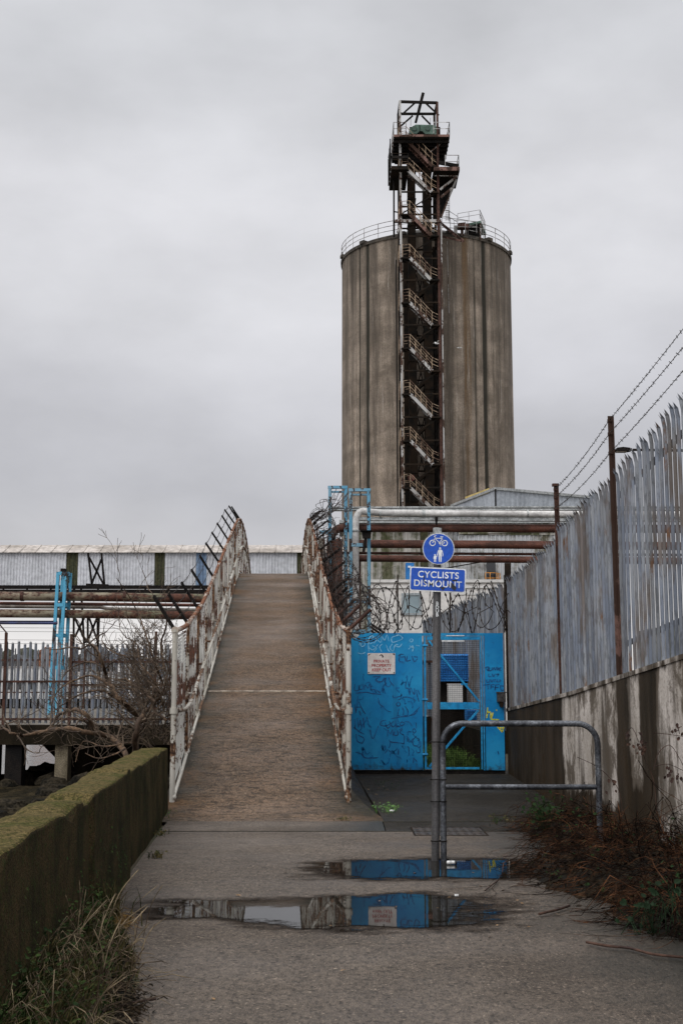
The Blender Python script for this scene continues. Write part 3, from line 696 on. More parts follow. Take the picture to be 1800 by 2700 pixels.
RAILH = [(16.9, 2.26), (18.0, 2.13), (19.2, 1.99), (20.6, 1.90), (22.5, 1.84), (26, 1.84), (32, 1.86), (80, 1.86)]
def rh(y): return interp(RAILH, y)
posts_y = [16.9 + 2.35 * i for i in range(25)]
rb_ = random.Random(31)
for s in (-1, 1):
    side = 'left' if s < 0 else 'right'
    rx = lambda y: bxc(y) + s * HW
    root = bridge
    rail = MB(); yy = [16.9 + .45 * i for i in range(int((posts_y[-1] - 16.9) / .45) + 2)]
    rail.tube([(rx(y), y, dz_(y) + rh(y)) for y in yy], .034, 10)
    for y in posts_y: rail.tube([(rx(y), y - .035, dz_(y) + rh(y)), (rx(y), y + .035, dz_(y + .03) + rh(y))], .048, 10)
    railing = rail.build('railing', M_rail, root)            # top tube carries posts, mesh and handrail
    if s > 0: railing['label'] = 'rustier right railing'
    for i, y in enumerate(posts_y):
        mb = MB(); mb.tube([(rx(y), y, dz_(y) - (.14 if i == 0 else .05)), (rx(y), y, dz_(y) + rh(y) - .02)], .036 if i == 0 else .026, 8)
        if i == 0: mb.tube([(rx(y), y, dz_(y) + rh(y) - .03), (rx(y), y, dz_(y) + rh(y) + .012)], .046, 10); mb.ball((rx(y), y, dz_(y) - .15), .036, 6)
        mb.build('post', M_bar, railing)
    hr = MB(); HP = []
    inx = lambda y: rx(y) - s * .11
    HP += [(rx(16.9), 16.9, dz_(16.9) + 1.19), (rx(17.1) - s * .05, 17.1, dz_(16.9) + 1.19), (inx(17.6), 17.6, dz_(16.9) + 1.20), (inx(18.4), 18.4, dz_(18.4) + .98), (inx(19.2), 19.2, dz_(19.2) + .93)]
    HP += [(inx(y), y, dz_(y) + .93) for y in [19.8 + .6 * i for i in range(85)]]
    hr.tube(HP, .030, 8)
    hr.tube([(rx(16.9), 16.9, dz_(16.9) + 1.15), (rx(16.9), 16.9, dz_(16.9) + 1.23)], .052, 10)
    for y in posts_y[1:]:
        yb = y; z = interp([(p[1], p[2]) for p in HP], yb); hr.tube([(rx(yb), yb, z + .0), (inx(yb), yb, z)], .020, 6)
        hr.ball((inx(yb), yb, z), .042, 5)
    hr.build('handrail', M_bar, railing)
    br_ = MB(); br_.tube([(rx(y) - s * .02, y, dz_(y) + .06) for y in yy], .024, 6)
    for y in posts_y: br_.ball((rx(y) - s * .02, y, dz_(y) + .06), .04, 5)
    br_.build('bottom_rail', M_bar, railing)
    mesh = MB()
    for i in range(len(posts_y) - 1):
        y0, y1 = posts_y[i] + .04, posts_y[i + 1] - .04; n = 36 if i < 6 else 20
        nn = 2
        for k in range(n):          # pressed steel slats with narrow slots between them
            lo_, hi_ = [], []
            for q in range(nn + 1):
                y = lerp(y0, y1, q / nn); zb = dz_(y) + .09; zt = dz_(y) + rh(y) - .07; p_ = (zt - zb) / n
                lo_.append(V((rx(y) + s * .022, y, zb + p_ * k))); hi_.append(V((rx(y) + s * .030, y, zb + p_ * (k + .70))))
            mesh.grid([lo_, hi_], False)
        for q in (.5,):
            y = lerp(y0, y1, q); mesh.beam((rx(y) - s * .012, y, dz_(y) + .08), (rx(y) - s * .012, y, dz_(y) + rh(y) - .04), .012, .045, (0, 1, 0))
    mesh.build('ribbed_panel', M_white if s < 0 else M_whiter, railing)
    tips = []
    for i, y in enumerate(posts_y):
        for dy in ((0, 1.17) if s < 0 else (0, 1.17)):
            if y + dy > posts_y[-1]: continue
            yq = y + dy; a = V((rx(yq), yq, dz_(yq) + rh(yq)))
            b = a + (V((-.30 - rb_.uniform(0, .04), .02, .47)) if s < 0 else V((.40 + rb_.uniform(0, .05), .05, .34)))
            if s > 0 and i < 3: b = a + V((.30, -.02, .28))
            if s < 0 and dy and i < 1: continue
            if dy and i > 1 and i % 1 == 0 and s < 0 and i < 3: pass
            if dy and not (i in (1, 2) and s > 0): 
                continue
            mb = MB(); big = .024 if (s > 0 and i < 2) else .0
            if big: mb.tube([a, b], big, 8)
            else: mb.beam(a, b, .045, .03); mb.beam(a + V((0, .022, -.01)), b + V((0, .022, -.01)), .008, .05)
            mb.build('barb_arm', M_rust if big else M_black, railing); tips.append((a, b))
    bw = MB()
    for q in (.98, .66, .34):
        P = [a.lerp(b, q) for a, b in tips]
        for p0, p1 in zip(P, P[1:]): barb_strand(bw, p0, p1, .05, 6, .0035, .16, rb_, .02)
    bw.build('barbed_wire', M_wire, railing)

# razor coil and dead creeper on the right-hand railing
def coil(mb, pts, R, pitch, seed, r=.006, bs=.035, bstep=.09, squash=(1, 1)):
    rr = random.Random(seed); P = [V(p) for p in pts]; L = sum((b - a).length for a, b in zip(P, P[1:])); n = int(L / pitch); N = n * 22; out = []
    for i in range(N + 1):
        s_ = i / N * L; a, b = P[0], P[1]; acc = 0
        for a, b in zip(P, P[1:]):
            d = (b - a).length
            if acc + d >= s_ - 1e-9: break
            acc += d
        c = a.lerp(b, min(1, (s_ - acc) / (b - a).length)); t = (b - a).normalized(); u = t.cross(V((0, 0, 1))).normalized(); v_ = u.cross(t)
        th = i / 22 * 2 * math.pi; k = int(i / 22); q = R * (1 + .22 * mnoise.noise(V((i * .045, seed * 3.1, 0))))
        tw = t * (.30 * R * math.sin(th * 1.0 + seed + k * 1.9))
        out.append(c + u * math.cos(th) * q * squash[0] + v_ * math.sin(th) * q * squash[1] + tw + V((0, 0, .10 * mnoise.noise(V((i * .03, 9, seed))))))
    mb.tube(out, r, 5, cap=False)
    acc = 0
    for a, b in zip(out, out[1:]):
        acc += (b - a).length
        if acc > bstep:
            acc = 0; d = (b - a).normalized(); o = d.orthogonal().normalized()
            o = Matrix.Rotation(rr.uniform(0, 6.28), 3, d) @ o
            mb.add([a + o * bs * .42, a - o * bs * .42, a + d * bs], [(0, 1, 2)]); mb.add([a + o * bs * .42, a - o * bs * .42, a - d * bs], [(0, 2, 1)])
rz = MB(); rxr = lambda y: bxc(y) + HW
coil(rz, [(rxr(y) + .30, y, dz_(y) + rh(y) + .12) for y in (17.2, 20, 24, 28, 32, 36, 40)], .33, .55, 7, .005)
tag(rz.build('razor_wire', M_wire), 'long tangled razor coil climbing the outside of the bridge\'s right railing', 'razor wire', 'razor wire coils')

# ------------------------------------------------------------------ blue gate wall
GY = 20.4
def gq(zx, zy, d=0.0): return at(920 + zx * .3061, 1660 + zy * .3061, GY) + V((0, d, 0))
gate = thing('gate_wall', 'bright blue steel gate wall covered in graffiti scrawls', 'gate', (1.4, GY, .25))
zb = gq(0, 1208).z; ztp = gq(0, 30).z
mb = MB()
def gbox(m_, x0, y0, x1, y1, dep0, dep1):
    a, b = gq(x0, y0), gq(x1, y1); m_.bx((a.x, GY + dep0, a.z), (b.x, GY + dep1, b.z))
mb.poly([gq(-6, 75), gq(60, 75), gq(110, 30), gq(628, 30), gq(634, 1208), gq(-6, 1208)], (0, .05, 0))
pl = mb.build('panel', M_gate, gate)
mb = MB(); gbox(mb, 1162, 30, 1342, 1212, 0, .05); p2_ = mb.build('panel', M_gate, gate)
mb = MB(); gbox(mb, 629, 30, 1161.5, 53, .004, .046); gbox(mb, 629, 54, 637, 1212, .003, .05); gbox(mb, 1154, 54, 1161, 1212, .003, .05)
mb.build('door_frame', M_gate2, gate)
mb = MB(); gbox(mb, -6, 1212, 1345, 1246, .02, .07); mb.build('threshold', M_black, gate)
dr = MB()
gbox(dr, 641, 57, 669, 1203, -.004, .044); gbox(dr, 1122, 57, 1151, 1203, -.004, .044)
gbox(dr, 669.5, 57, 1121.5, 88, -.002, .042); gbox(dr, 669.5, 626, 1121.5, 686, -.002, .042); gbox(dr, 669.5, 1186, 1121.5, 1203, -.002, .042)
door = dr.build('door', M_gate2, gate)
mb = MB()
mb.beam(gq(684, 96, .012), gq(1118, 618, .012), .03, .075, (0, 1, 0)); mb.beam(gq(1112, 694, .012), gq(690, 1182, .012), .03, .065, (0, 1, 0))
mb.box(gq(990, 470, .0), (.11, .006, .03))
mb.build('brace', M_gate2, door)
mb = MB(); xa, xb = gq(670, 0).x, gq(1121, 0).x; z0, z1 = gq(0, 1186).z, gq(0, 88).z
n = 30
for i in range(n + 1): x = lerp(xa, xb, i / n); mb.bx((x - .0016, GY + .026, z0), (x + .0016, GY + .0292, z1))
n = 66
for i in range(n + 1): z = lerp(z0, z1, i / n); mb.bx((xa, GY + .0295, z - .0016), (xb, GY + .0327, z + .0016))
mb.build('mesh', M_dkst, door)
for yh in (138, 604, 1076):
    mb = MB(); a = gq(630, yh, -.012); mb.tube([a, a + V((.085, 0, 0))], .018, 8); mb.box(a + V((.05, .006, -.03)), (.02, .015, .07)); mb.build('hinge', M_gate2, door)
mb = MB(); gbox(mb, 835, 49, 990, 56, -.012, -.003); gbox(mb, 795, 92, 990, 104, -.010, -.002); mb.build('strip', M_swhite, door)

# graffiti
def strokes(mb, lst, wd, k=5, d=-.0006):
    for P in lst:
        C_ = curve_pts([gq(x, y, d) for x, y in P], k); n_ = len(C_)
        ribbon(mb, C_, [wd * (.55 + .75 * math.sin(math.pi * (.15 + .7 * i / n_))) for i in range(n_)], (0, -1, 0))
wh = MB()
strokes(wh, [[(148, 92), (200, 75), (206, 55), (182, 60), (168, 95), (176, 122), (214, 108)], [(215, 60), (245, 92), (272, 112)], [(270, 50), (240, 85), (214, 118)], [(278, 108), (282, 58), (305, 92), (326, 46), (342, 100)],
             [(438, 50), (398, 55), (366, 72), (372, 108), (420, 98), (452, 82)], [(398, 55), (425, 44), (460, 72), (440, 92)], [(115, 112), (100, 130), (112, 146), (136, 132), (128, 108), (104, 108), (86, 132)],
             [(200, 140), (236, 158), (214, 190)], [(248, 128), (206, 176), (176, 156)], [(285, 125), (262, 150), (280, 190)], [(318, 130), (336, 176), (352, 190)], [(372, 122), (352, 158), (378, 186), (395, 135), (420, 130)], [(455, 122), (430, 150), (402, 140)],
             [(510, 170), (548, 140), (545, 190)], [(520, 140), (560, 160)], [(530, 80), (520, 98), (540, 106), (548, 86), (528, 78)], [(575, 135), (605, 142)], [(140, 80), (162, 110), (170, 190)], [(72, 200), (110, 208), (140, 196)]], .0085)
wh.build('graffiti', M_chalk, pl)
dg = MB()
strokes(dg, [[(440, 215), (430, 270), (470, 280)], [(445, 238), (480, 232)], [(478, 226), (488, 276)], [(500, 226), (496, 270), (530, 262)], [(540, 226), (560, 276), (588, 250)], [(556, 232), (590, 238)], [(420, 228), (446, 212), (472, 216)],
             [(205, 408), (268, 404), (230, 430), (280, 450), (300, 412)], [(222, 436), (268, 462)], [(318, 412), (312, 470), (340, 492), (362, 470)], [(340, 410), (356, 452), (388, 488)],
             [(52, 470), (46, 520), (80, 522), (88, 480)], [(92, 478), (90, 512), (120, 508), (124, 470)], [(130, 520), (140, 476), (160, 505), (178, 468), (188, 520)], [(60, 548), (150, 540), (200, 552), (275, 558)], [(180, 515), (230, 520), (268, 548)],
             [(375, 562), (382, 586), (420, 580), (452, 568), (448, 552)], [(448, 560), (442, 596), (420, 605)], [(428, 620), (406, 640), (420, 660), (440, 645), (430, 622)],
             [(490, 450), (486, 500), (512, 505)], [(520, 500), (522, 560)], [(530, 500), (560, 560), (562, 505)], [(575, 520), (590, 585), (600, 620)], [(590, 520), (608, 560)], [(460, 580), (520, 585), (575, 612)],
             [(75, 575), (70, 640), (62, 700)], [(82, 620), (110, 680), (140, 728)], [(48, 640), (60, 720)], [(62, 668), (98, 668)], [(100, 740), (88, 700)], [(48, 770), (52, 860)], [(70, 760), (80, 840), (96, 780), (108, 860)], [(60, 900), (70, 960), (110, 980)], [(120, 760), (130, 850)],
             [(150, 750), (168, 810)], [(252, 828), (204, 940), (180, 862)], [(80, 910), (130, 940), (108, 985)], [(40, 840), (90, 880), (130, 900)],
             [(318, 780), (280, 790), (268, 820), (310, 830), (352, 812), (345, 790)], [(310, 800), (330, 850), (360, 820)], [(385, 790), (362, 812), (376, 838), (402, 818)], [(400, 780), (404, 836), (432, 830)], [(455, 792), (436, 812), (452, 830), (478, 806), (455, 796)], [(480, 790), (520, 800), (540, 832)],
             [(360, 770), (440, 752), (520, 742), (575, 700), (605, 668)], [(430, 680), (418, 738), (440, 738)], [(455, 670), (470, 700), (462, 740)], [(480, 660), (505, 700), (500, 740), (470, 738)], [(590, 700), (560, 730), (530, 740)],
             [(332, 860), (330, 920)], [(336, 865), (356, 900), (372, 862), (378, 915)], [(392, 870), (388, 910), (420, 905), (415, 868)], [(430, 862), (456, 858), (436, 885), (462, 905)], [(345, 948), (360, 968), (430, 975), (475, 985)], [(470, 985), (476, 920), (456, 900)], [(490, 915), (512, 940), (500, 965)],
             [(545, 868), (556, 892), (574, 876), (560, 852), (545, 868)], [(548, 900), (575, 930), (600, 945), (598, 990), (560, 1000), (545, 960), (580, 915)], [(580, 1005), (612, 1012), (615, 960)], [(590, 960), (602, 940)],
             [(498, 1010), (512, 1016), (515, 1084)], [(425, 1030), (422, 1080)], [(335, 1030), (310, 1065)], [(340, 1040), (362, 1062)], [(55, 1055), (110, 1075), (140, 1105), (230, 1105), (250, 1098)], [(555, 1100), (552, 1150)], [(560, 1108), (585, 1142)], [(575, 800), (578, 850)], [(250, 590), (262, 640), (300, 668)], [(575, 1040), (590, 1062), (612, 1050), (602, 1010)]], .0135)
dg.build('graffiti', M_scrawl, pl)
dg = MB(); gr_ = random.Random(19)
for k in range(46):          # older, half cleaned tags under the fresh ones
    x0, y0 = gr_.uniform(60, 560), gr_.choice((gr_.uniform(430, 620), gr_.uniform(620, 1000), gr_.uniform(1000, 1140))); P = [(x0, y0)]
    for q in range(gr_.randint(2, 5)): P.append((min(610, max(40, P[-1][0] + gr_.uniform(-16, 30))), min(1180, max(220, P[-1][1] + gr_.uniform(-38, 38)))))
    strokes(dg, [P], gr_.uniform(.008, .022), 5, -.0003)
dg.build('graffiti', M_scrawl2, pl)
dg = MB()
strokes(dg, [[(1168, 330), (1200, 322), (1192, 350)], [(1178, 336), (1200, 358)], [(1210, 328), (1204, 352), (1226, 350), (1230, 326)], [(1238, 350), (1246, 326), (1258, 348), (1270, 322)], [(1276, 328), (1274, 352)], [(1308, 328), (1284, 332), (1290, 352), (1308, 350)], [(1284, 340), (1304, 340)],
             [(1200, 380), (1202, 405), (1222, 402)], [(1230, 382), (1240, 404), (1256, 380)], [(1262, 386), (1285, 384), (1272, 404)], [(1184, 430), (1182, 452), (1206, 450), (1208, 430)], [(1216, 428), (1226, 452), (1240, 428)], [(1246, 450), (1254, 428), (1268, 450)], [(1276, 428), (1276, 450), (1306, 446)], [(1290, 432), (1306, 440)],
             [(1170, 476), (1212, 470)], [(1192, 474), (1196, 515)], [(1220, 476), (1218, 514)], [(1220, 476), (1250, 472)], [(1220, 494), (1244, 492)], [(1258, 478), (1254, 524)], [(1258, 478), (1292, 472)], [(1256, 500), (1284, 496)], [(1300, 480), (1306, 520), (1330, 522)], [(1300, 482), (1330, 488)], [(1150, 480), (1175, 478)], [(1278, 1046), (1288, 1075)]], .014)
dg.build('graffiti', M_scrawl, p2_)
dg = MB(); strokes(dg, [[(1190, 670), (1188, 720), (1182, 762)], [(1186, 726), (1206, 708), (1218, 722), (1214, 760)], [(1238, 712), (1228, 750), (1224, 772), (1290, 776)], [(1262, 690), (1272, 698)], [(1275, 838), (1300, 862), (1318, 885)], [(1330, 838), (1322, 862), (1316, 885)], [(1290, 846), (1320, 846)]], .018)
dg.build('graffiti', M_yel, p2_)

nb = MB(); a, b = gq(160, 382, -.012), gq(395, 203, -.006); nb.bx(a, b)
notice = nb.build('notice_sign', M_notice); tag(notice, 'white notice with red lettering fixed to the blue gate wall', 'sign')
mid = (gq(160, 203).x + gq(395, 203).x) / 2
for i, (tx, zy) in enumerate((('PRIVATE', 274), ('PROPERTY', 311), ('KEEP OUT', 348))):
    t = text_mb(tx, .068, (mid, GY - .0135, gq(0, zy).z), bold=.0012, depth=.0008, spacing=1.0)
    t.build('lettering', M_red, notice)
mb = MB(); cx, cz = gq(277, 229).x, gq(0, 229).z
strokes(mb, [[(262, 226), (277, 216), (292, 228)]], .011, 2, -.0128); strokes(mb, [[(280, 222), (292, 232), (284, 240)]], .016, 2, -.0128)
mb.build('emblem', M_ink, notice)
mb = MB()
for x, y in ((172, 216), (384, 214), (168, 371), (386, 372)): mb.disc(gq(x, y, -.013), (0, 1, 0), .010, .006, 10)
mb.poly([gq(163, 222, -.0125), gq(185, 206, -.0125), gq(190, 206, -.0125), gq(163, 228, -.0125)], (0, -.001, 0)); mb.poly([gq(372, 206, -.0125), gq(391, 206, -.0125), gq(391, 220, -.0125)], (0, -.001, 0))
mb.build('screw', M_ink, notice)
kb = MB(); gbox(kb, 1268, 540, 1342, 622, -.09, -.001); gbox(kb, 1263, 536, 1347, 546, -.10, -.002)
kx = kb.build('key_box', gmat('key_box_grey', (.055, .052, .052), (.03, .028, .028), 6, .5, .2, .1)); tag(kx, 'small dark lock box on the right panel of the blue gate', 'lock box')
mb = MB(); c = gq(1307, 648, -.05); mb.tube([c + V((0, -.03, .025)), c + V((0, .04, .025))], .034, 14); mb.tube([c + V((0, -.032, -.01)), c + V((0, .04, -.01))], .030, 14); mb.build('handle', M_dkst, kx)
mb = MB(); mb.disc(gq(1312, 585, -.092), (0, 1, 0), .012, .008, 10); mb.build('keyhole', M_ink, kx)
rz = MB(); zc = gq(0, 0).z
coil(rz, [(.30, GY + .12, zc + .34), (1.4, GY + .15, zc + .36), (2.75, GY + .12, zc + .36)], .42, .21, 3, .0065, .045)
coil(rz, [(.42, GY + .30, zc + .30), (1.3, GY + .22, zc + .42), (2.95, GY + .05, zc + .30)], .36, .26, 9, .0065, .045)
for xp in (1048, 1186, 1329):
    a = at(xp, 1668, GY + .08); b = at(xp, 1515 if xp != 1329 else 1516, GY + .08); rz.tube([a, b], .012, 6)
tag(rz.build('razor_wire', M_wire), 'loose razor coils on stakes along the top of the blue gate', 'razor wire', 'razor wire coils')

# ------------------------------------------------------------------ sign post and barrier
P0 = gp(1147, 2270); SY = P0.y
sp = thing('sign_post', 'grey post carrying a round blue cycle sign above a cyclists plate', 'road sign', (P0.x, P0.y, 0))
S = 1 / 284.0
def sq(px, py, d=0.0): return V((P0.x + (px - 1147 - (2270 - py) * .0038) * S * 1.0, SY + d, 0)) + V((0, 0, at(px, py, SY).z))
ztop = at(1150, 1395, SY).z
mb = MB(); mb.tube([(P0.x, SY, -.05), (P0.x, SY, ztop)], .038, 16); mb.build('pole', M_post, sp)
mb = MB(); mb.tube([(P0.x, SY, ztop - .1), (P0.x, SY, ztop + .01)], .041, 16); mb.box((P0.x, SY - .04, ztop - .03), (.075, .02, .07)); mb.build('bracket', M_sback, sp)
DY = -.062
cz = at(1155, 1449, SY).z; cR = .151; cx0 = P0.x + .008
mb = MB(); mb.disc((cx0, SY + DY + .006, cz + .006), (0, 1, 0), cR + .004, .006, 48); mb.build('backing_plate', M_sback, sp)
mb = MB(); mb.disc((cx0, SY + DY, cz), (0, 1, 0), cR, .004, 48); rs = mb.build('round_sign', M_swhite, sp)
mb = MB(); mb.disc((cx0, SY + DY - .003, cz), (0, 1, 0), cR - .006, .003, 48); mb.build('blue_face', M_sblue, rs)
def cq(zx, zy, d=0.0):   # coordinates of the enlarged detail: centre of disc is (697, 665)
    return V((cx0 + (zx - 697) * .1658 * S, SY + DY - .0047 + d, cz - (zy - 665) * .1658 * S))
mb = MB(); fn_ = (0, -1, 0)
def ln(P, wd, k=3): ribbon(mb, curve_pts([cq(*p) for p in P], k) if len(P) > 2 else [cq(*p) for p in P], wd, fn_, .0008)
u = .1658 * S
for wx in (597, 796):
    mb.add([cq(wx + math.cos(a) * r_, 568 + math.sin(a) * r_, -.0008) for r_ in (52, 37) for a in [2 * math.pi * i / 36 for i in range(36)]], [(i, (i + 1) % 36, 36 + (i + 1) % 36, 36 + i) for i in range(36)])
ln([(597, 568), (640, 488)], 12 * u); ln([(632, 455), (652, 500)], 12 * u); ln([(640, 490), (752, 490)], 12 * u); ln([(648, 505), (718, 568)], 12 * u); ln([(742, 468), (764, 515)], 11 * u); ln([(752, 490), (718, 566)], 12 * u)
ln([(718, 568), (796, 568)], 10 * u); ln([(758, 508), (796, 568)], 10 * u); ln([(724, 464), (772, 464)], 10 * u); ln([(658, 446), (634, 448), (624, 462), (640, 474)], 10 * u); ln([(712, 568), (730, 602)], 9 * u); ln([(720, 602), (740, 602)], 9 * u)
mb.add([cq(716 + math.cos(a) * r_, 568 + math.sin(a) * r_, -.0012) for r_ in (19, 10) for a in [2 * math.pi * i / 20 for i in range(20)]], [(i, (i + 1) % 20, 20 + (i + 1) % 20, 20 + i) for i in range(20)])
mb.build('cycle_symbol', M_swhite, rs)
mb = MB()
def circ(cx_, cy_, r_): mb.add([cq(cx_ + math.cos(a) * r_, cy_ + math.sin(a) * r_, -.0008) for a in [2 * math.pi * i / 20 for i in range(20)]], [tuple(range(20))])
def shp(P, d=-.0008): mb.add([cq(x, y, d) for x, y in P], [tuple(range(len(P)))])
circ(721, 655, 17); circ(638, 766, 13)
shp([(704, 676), (738, 676), (758, 690), (764, 712), (748, 712), (748, 770), (745, 875), (728, 886), (726, 790), (718, 790), (716, 886), (702, 875), (697, 770), (697, 712), (684, 712), (690, 690)])
shp([(684, 706), (697, 706), (684, 758), (668, 792), (660, 786), (674, 750)], -.0010); shp([(750, 704), (764, 706), (774, 760), (770, 790), (760, 788), (762, 758)], -.0010)
shp([(628, 780), (648, 780), (658, 790), (664, 830), (654, 834), (656, 884), (646, 884), (642, 842), (636, 842), (634, 884), (626, 880), (624, 838), (616, 836), (618, 792)])
shp([(648, 784), (666, 790), (670, 784), (676, 794), (660, 804), (648, 798)], -.0010); shp([(618, 792), (612, 830), (620, 834), (626, 800)], -.0010)
mb.build('pedestrian_symbol', M_swhite, rs)
def fit(t, c, r, wd):
    q = [(v - c).dot(r) for v in t.v]; k = wd / (max(q) - min(q)); m_ = (max(q) + min(q)) / 2
    for i, v in enumerate(t.v): t.v[i] = v + r * ((q[i] - m_) * k + m_ - q[i])
# rectangular plate, slightly tilted
pc = V((cx0 - .006, SY + DY, at(1155, 1530, SY).z)); A = math.radians(-1.7); ru, uu = V((math.cos(A), 0, math.sin(A))), V((-math.sin(A), 0, math.cos(A)))
def rrect(mb, hw, hh, r_, d, th):
    P = []
    for sx, sy, a0 in ((1, 1, 0), (-1, 1, 90), (-1, -1, 180), (1, -1, 270)):
        for i in range(6): a = math.radians(a0 + i * 18); P.append(pc + ru * (sx * (hw - r_) + math.cos(a) * r_) + uu * (sy * (hh - r_) + math.sin(a) * r_) + V((0, d, 0)))
    mb.poly(P, (0, -th, 0))
mb = MB(); rrect(mb, .268, .1155, .022, 0, .004); pp = mb.build('plate', M_swhite, sp)
mb = MB(); rrect(mb, .257, .1045, .016, -.0042, .002); mb.build('blue_face', M_sblue, pp)
for tx, dz, sz, dx in (('CYCLISTS', .0435, .391, 0.004), ('DISMOUNT', -.0425, .455, 0.0)):
    t = text_mb(tx, .088, pc + uu * dz + ru * dx + V((0, -.0072, 0)), ru, uu, .0006, .0012, 1.08); fit(t, pc + uu * dz, ru, sz); t.build('lettering', M_swhite, pp)
mb = MB()
def pq(zx, zy): return pc + ru * ((zx - 692) * .1658 * S) + uu * (-(zy - 1160) * .1658 * S) + V((0, -.0095, 0))
for P in ([(455, 1085), (470, 1090), (474, 1200), (520, 1225), (540, 1222), (530, 1232), (480, 1222), (462, 1195)], [(778, 1150), (862, 1150), (868, 1158), (800, 1164)], [(705, 1150), (720, 1168), (690, 1210), (676, 1212)],
          [(922, 1150), (1004, 1146), (1006, 1168), (930, 1176)], [(912, 1192), (950, 1218), (985, 1262), (1005, 1280), (975, 1330), (915, 1285)], [(728, 1278), (820, 1276), (780, 1330)], [(868, 1210), (890, 1240), (880, 1270), (862, 1240)]):
    mb.poly([pq(*p) for p in P], (0, -.0012, 0))
mb.build('peeled_patch', M_ink, pp)
mb = MB(); zst = (at(1150, 1587, SY).z + at(1150, 1627, SY).z) / 2; hst = (at(1150, 1587, SY).z - at(1150, 1627, SY).z) / 2
mb.grid([[V((P0.x + math.sin(a) * .0388, SY - math.cos(a) * .0388, zst + k * hst)) for a in [-.42 + .084 * i for i in range(11)]] for k in (1, -1)], True)
stk = mb.build('sticker', M_ink, sp)
for i, ch in enumerate('BDUB'):
    t = text_mb(ch, .046, (P0.x, SY - .0402, zst + hst * (.75 - .5 * i)), right=(0, 0, -1) if False else (1, 0, 0), depth=.0004, bold=.0012); t.build('lettering', M_swhite, stk)
sp.rotation_euler = (0, math.radians(.95), 0)

B0 = gp(1168, 2271); bxl, bxr = B0.x + .005, gp(1583, 2271).x; bt = at(1300, 1908, B0.y).z; cb = at(1300, 2075, B0.y).z
bar = thing('barrier_hoop', 'grey galvanised tubular barrier hoop strapped to the sign post', 'barrier', ((bxl + bxr) / 2, B0.y, 0))
mb = MB(); r_ = .19
P = [(bxl, B0.y, -.05), (bxl, B0.y, bt - r_)] + [(bxl + r_ - math.cos(a) * r_, B0.y, bt - r_ + math.sin(a) * r_) for a in [math.pi / 2 * i / 8 for i in range(1, 9)]]
P += [(bxr - r_ + math.sin(a) * r_, B0.y, bt - r_ + math.cos(a) * r_) for a in [math.pi / 2 * i / 8 for i in range(9)]] + [(bxr, B0.y, -.05)]
mb.tube(P, .0285, 14); mb.build('hoop', M_tube, bar)
mb = MB(); mb.tube([(bxl + .026, B0.y, cb), (bxr - .026, B0.y, cb)], .025, 12); mb.build('crossbar', M_tube, bar)
for py in (1956, 2055, 2113, 2217):
    z = at(1150, py, B0.y).z; mb = MB()
    for dz in (0,):
        ring = []
        for i in range(24):
            a = 2 * math.pi * i / 24
            cxx, rr_ = (P0.x, .041) if math.cos(a) < 0 else (bxl, .0315)
            ring.append((cxx + math.cos(a) * rr_, B0.y + math.sin(a) * rr_, z))
        mb.tube(ring, .0055, 6, closed=True)
    mb.build('strap', M_black, bar)

# ------------------------------------------------------------------ silo
SYc, SR = 104.0, 7.22
SXc = at(1125, 1000, SYc).x
silo = thing('silo', 'tall round weathered concrete silo with a railed roof', 'silo', (SXc, SYc, .3))
ZR = at(900, 693, SYc).z
NA = 420
STRK = [(905, .2, 3), (930, .4, 7), (950, 1.0, 2.2), (973, 1.5, 3.4), (966, .42, 14), (1022, .30, 8), (1040, .3, 5), (1112, .35, 5), (1180, .3, 3), (1243, .4, 5), (1268, .9, 4), (1293, 1.7, 4.2), (1300, .3, 9), (1317, .55, 2.4), (1335, .3, 5), (1348, .3, 3)]
RST = [(1240, 1.1, 8), (1252, .8, 6), (1010, .2, 6), (950, .25, 5), (1100, .3, 6)]
mb = MB(); rows = []; att = []; rust = []
def px_of(a):
    p = V((SXc + SR * math.sin(a), SYc - SR * math.cos(a), 0)); return 900 + FPX * p.x / (p.y * .985)
nz_ = 24
for k in range(nz_ + 1):
    z = lerp(.3, ZR, k / nz_); r_ = []
    rr0 = SR * (1.0 + .006 * (1 - k / nz_))
    for i in range(NA + 1):
        a = 2 * math.pi * i / NA - math.pi; px = px_of(a); front = math.cos(a) > 0
        s_ = 0.0; ru_ = 0.0; dent = 0.0
        if front:
            for c, h, w_ in STRK:
                q = math.exp(-((px - c) / w_) ** 2); s_ += h * q; dent += min(h, 1.2) * .05 * math.exp(-((px - c) / 3.0) ** 2)
            for c, h, w_ in RST: ru_ += h * math.exp(-((px - c) / w_) ** 2)
        r_.append(V((SXc + (rr0 - dent) * math.sin(a), SYc - (rr0 - dent) * math.cos(a), z))); att.append(min(s_, 1.3)); rust.append(ru_)
    rows.append(r_)
mb.grid(rows, True, att); sb = mb.build('shell', M_silo, silo, 'streak')
a_ = sb.data.attributes.new('rust', 'FLOAT', 'POINT'); a_.data.foreach_set('value', rust)
mb = MB(); ap = []
for rr0, z in ((SR + .10, ZR - .25), (SR + .12, ZR), (SR - .1, ZR + .12), (SR * .55, ZR + 1.5), (1.6, ZR + 2.2), (0.01, ZR + 2.3)):
    ap.append([V((SXc + rr0 * math.sin(2 * math.pi * i / 96), SYc - rr0 * math.cos(2 * math.pi * i / 96), z)) for i in range(97)])
mb.grid(ap, False)
for i in range(0, 96, 8):
    a = 2 * math.pi * (i + 3) / 96; c = V((SXc + (SR + .02) * math.sin(a), SYc - (SR + .02) * math.cos(a), ZR + .05)); mb.box(c, (.5, .5, .25), Matrix.Rotation(a, 3, 'Z'))
mb.build('roof', M_silod, silo)
mb = MB(); n = 60
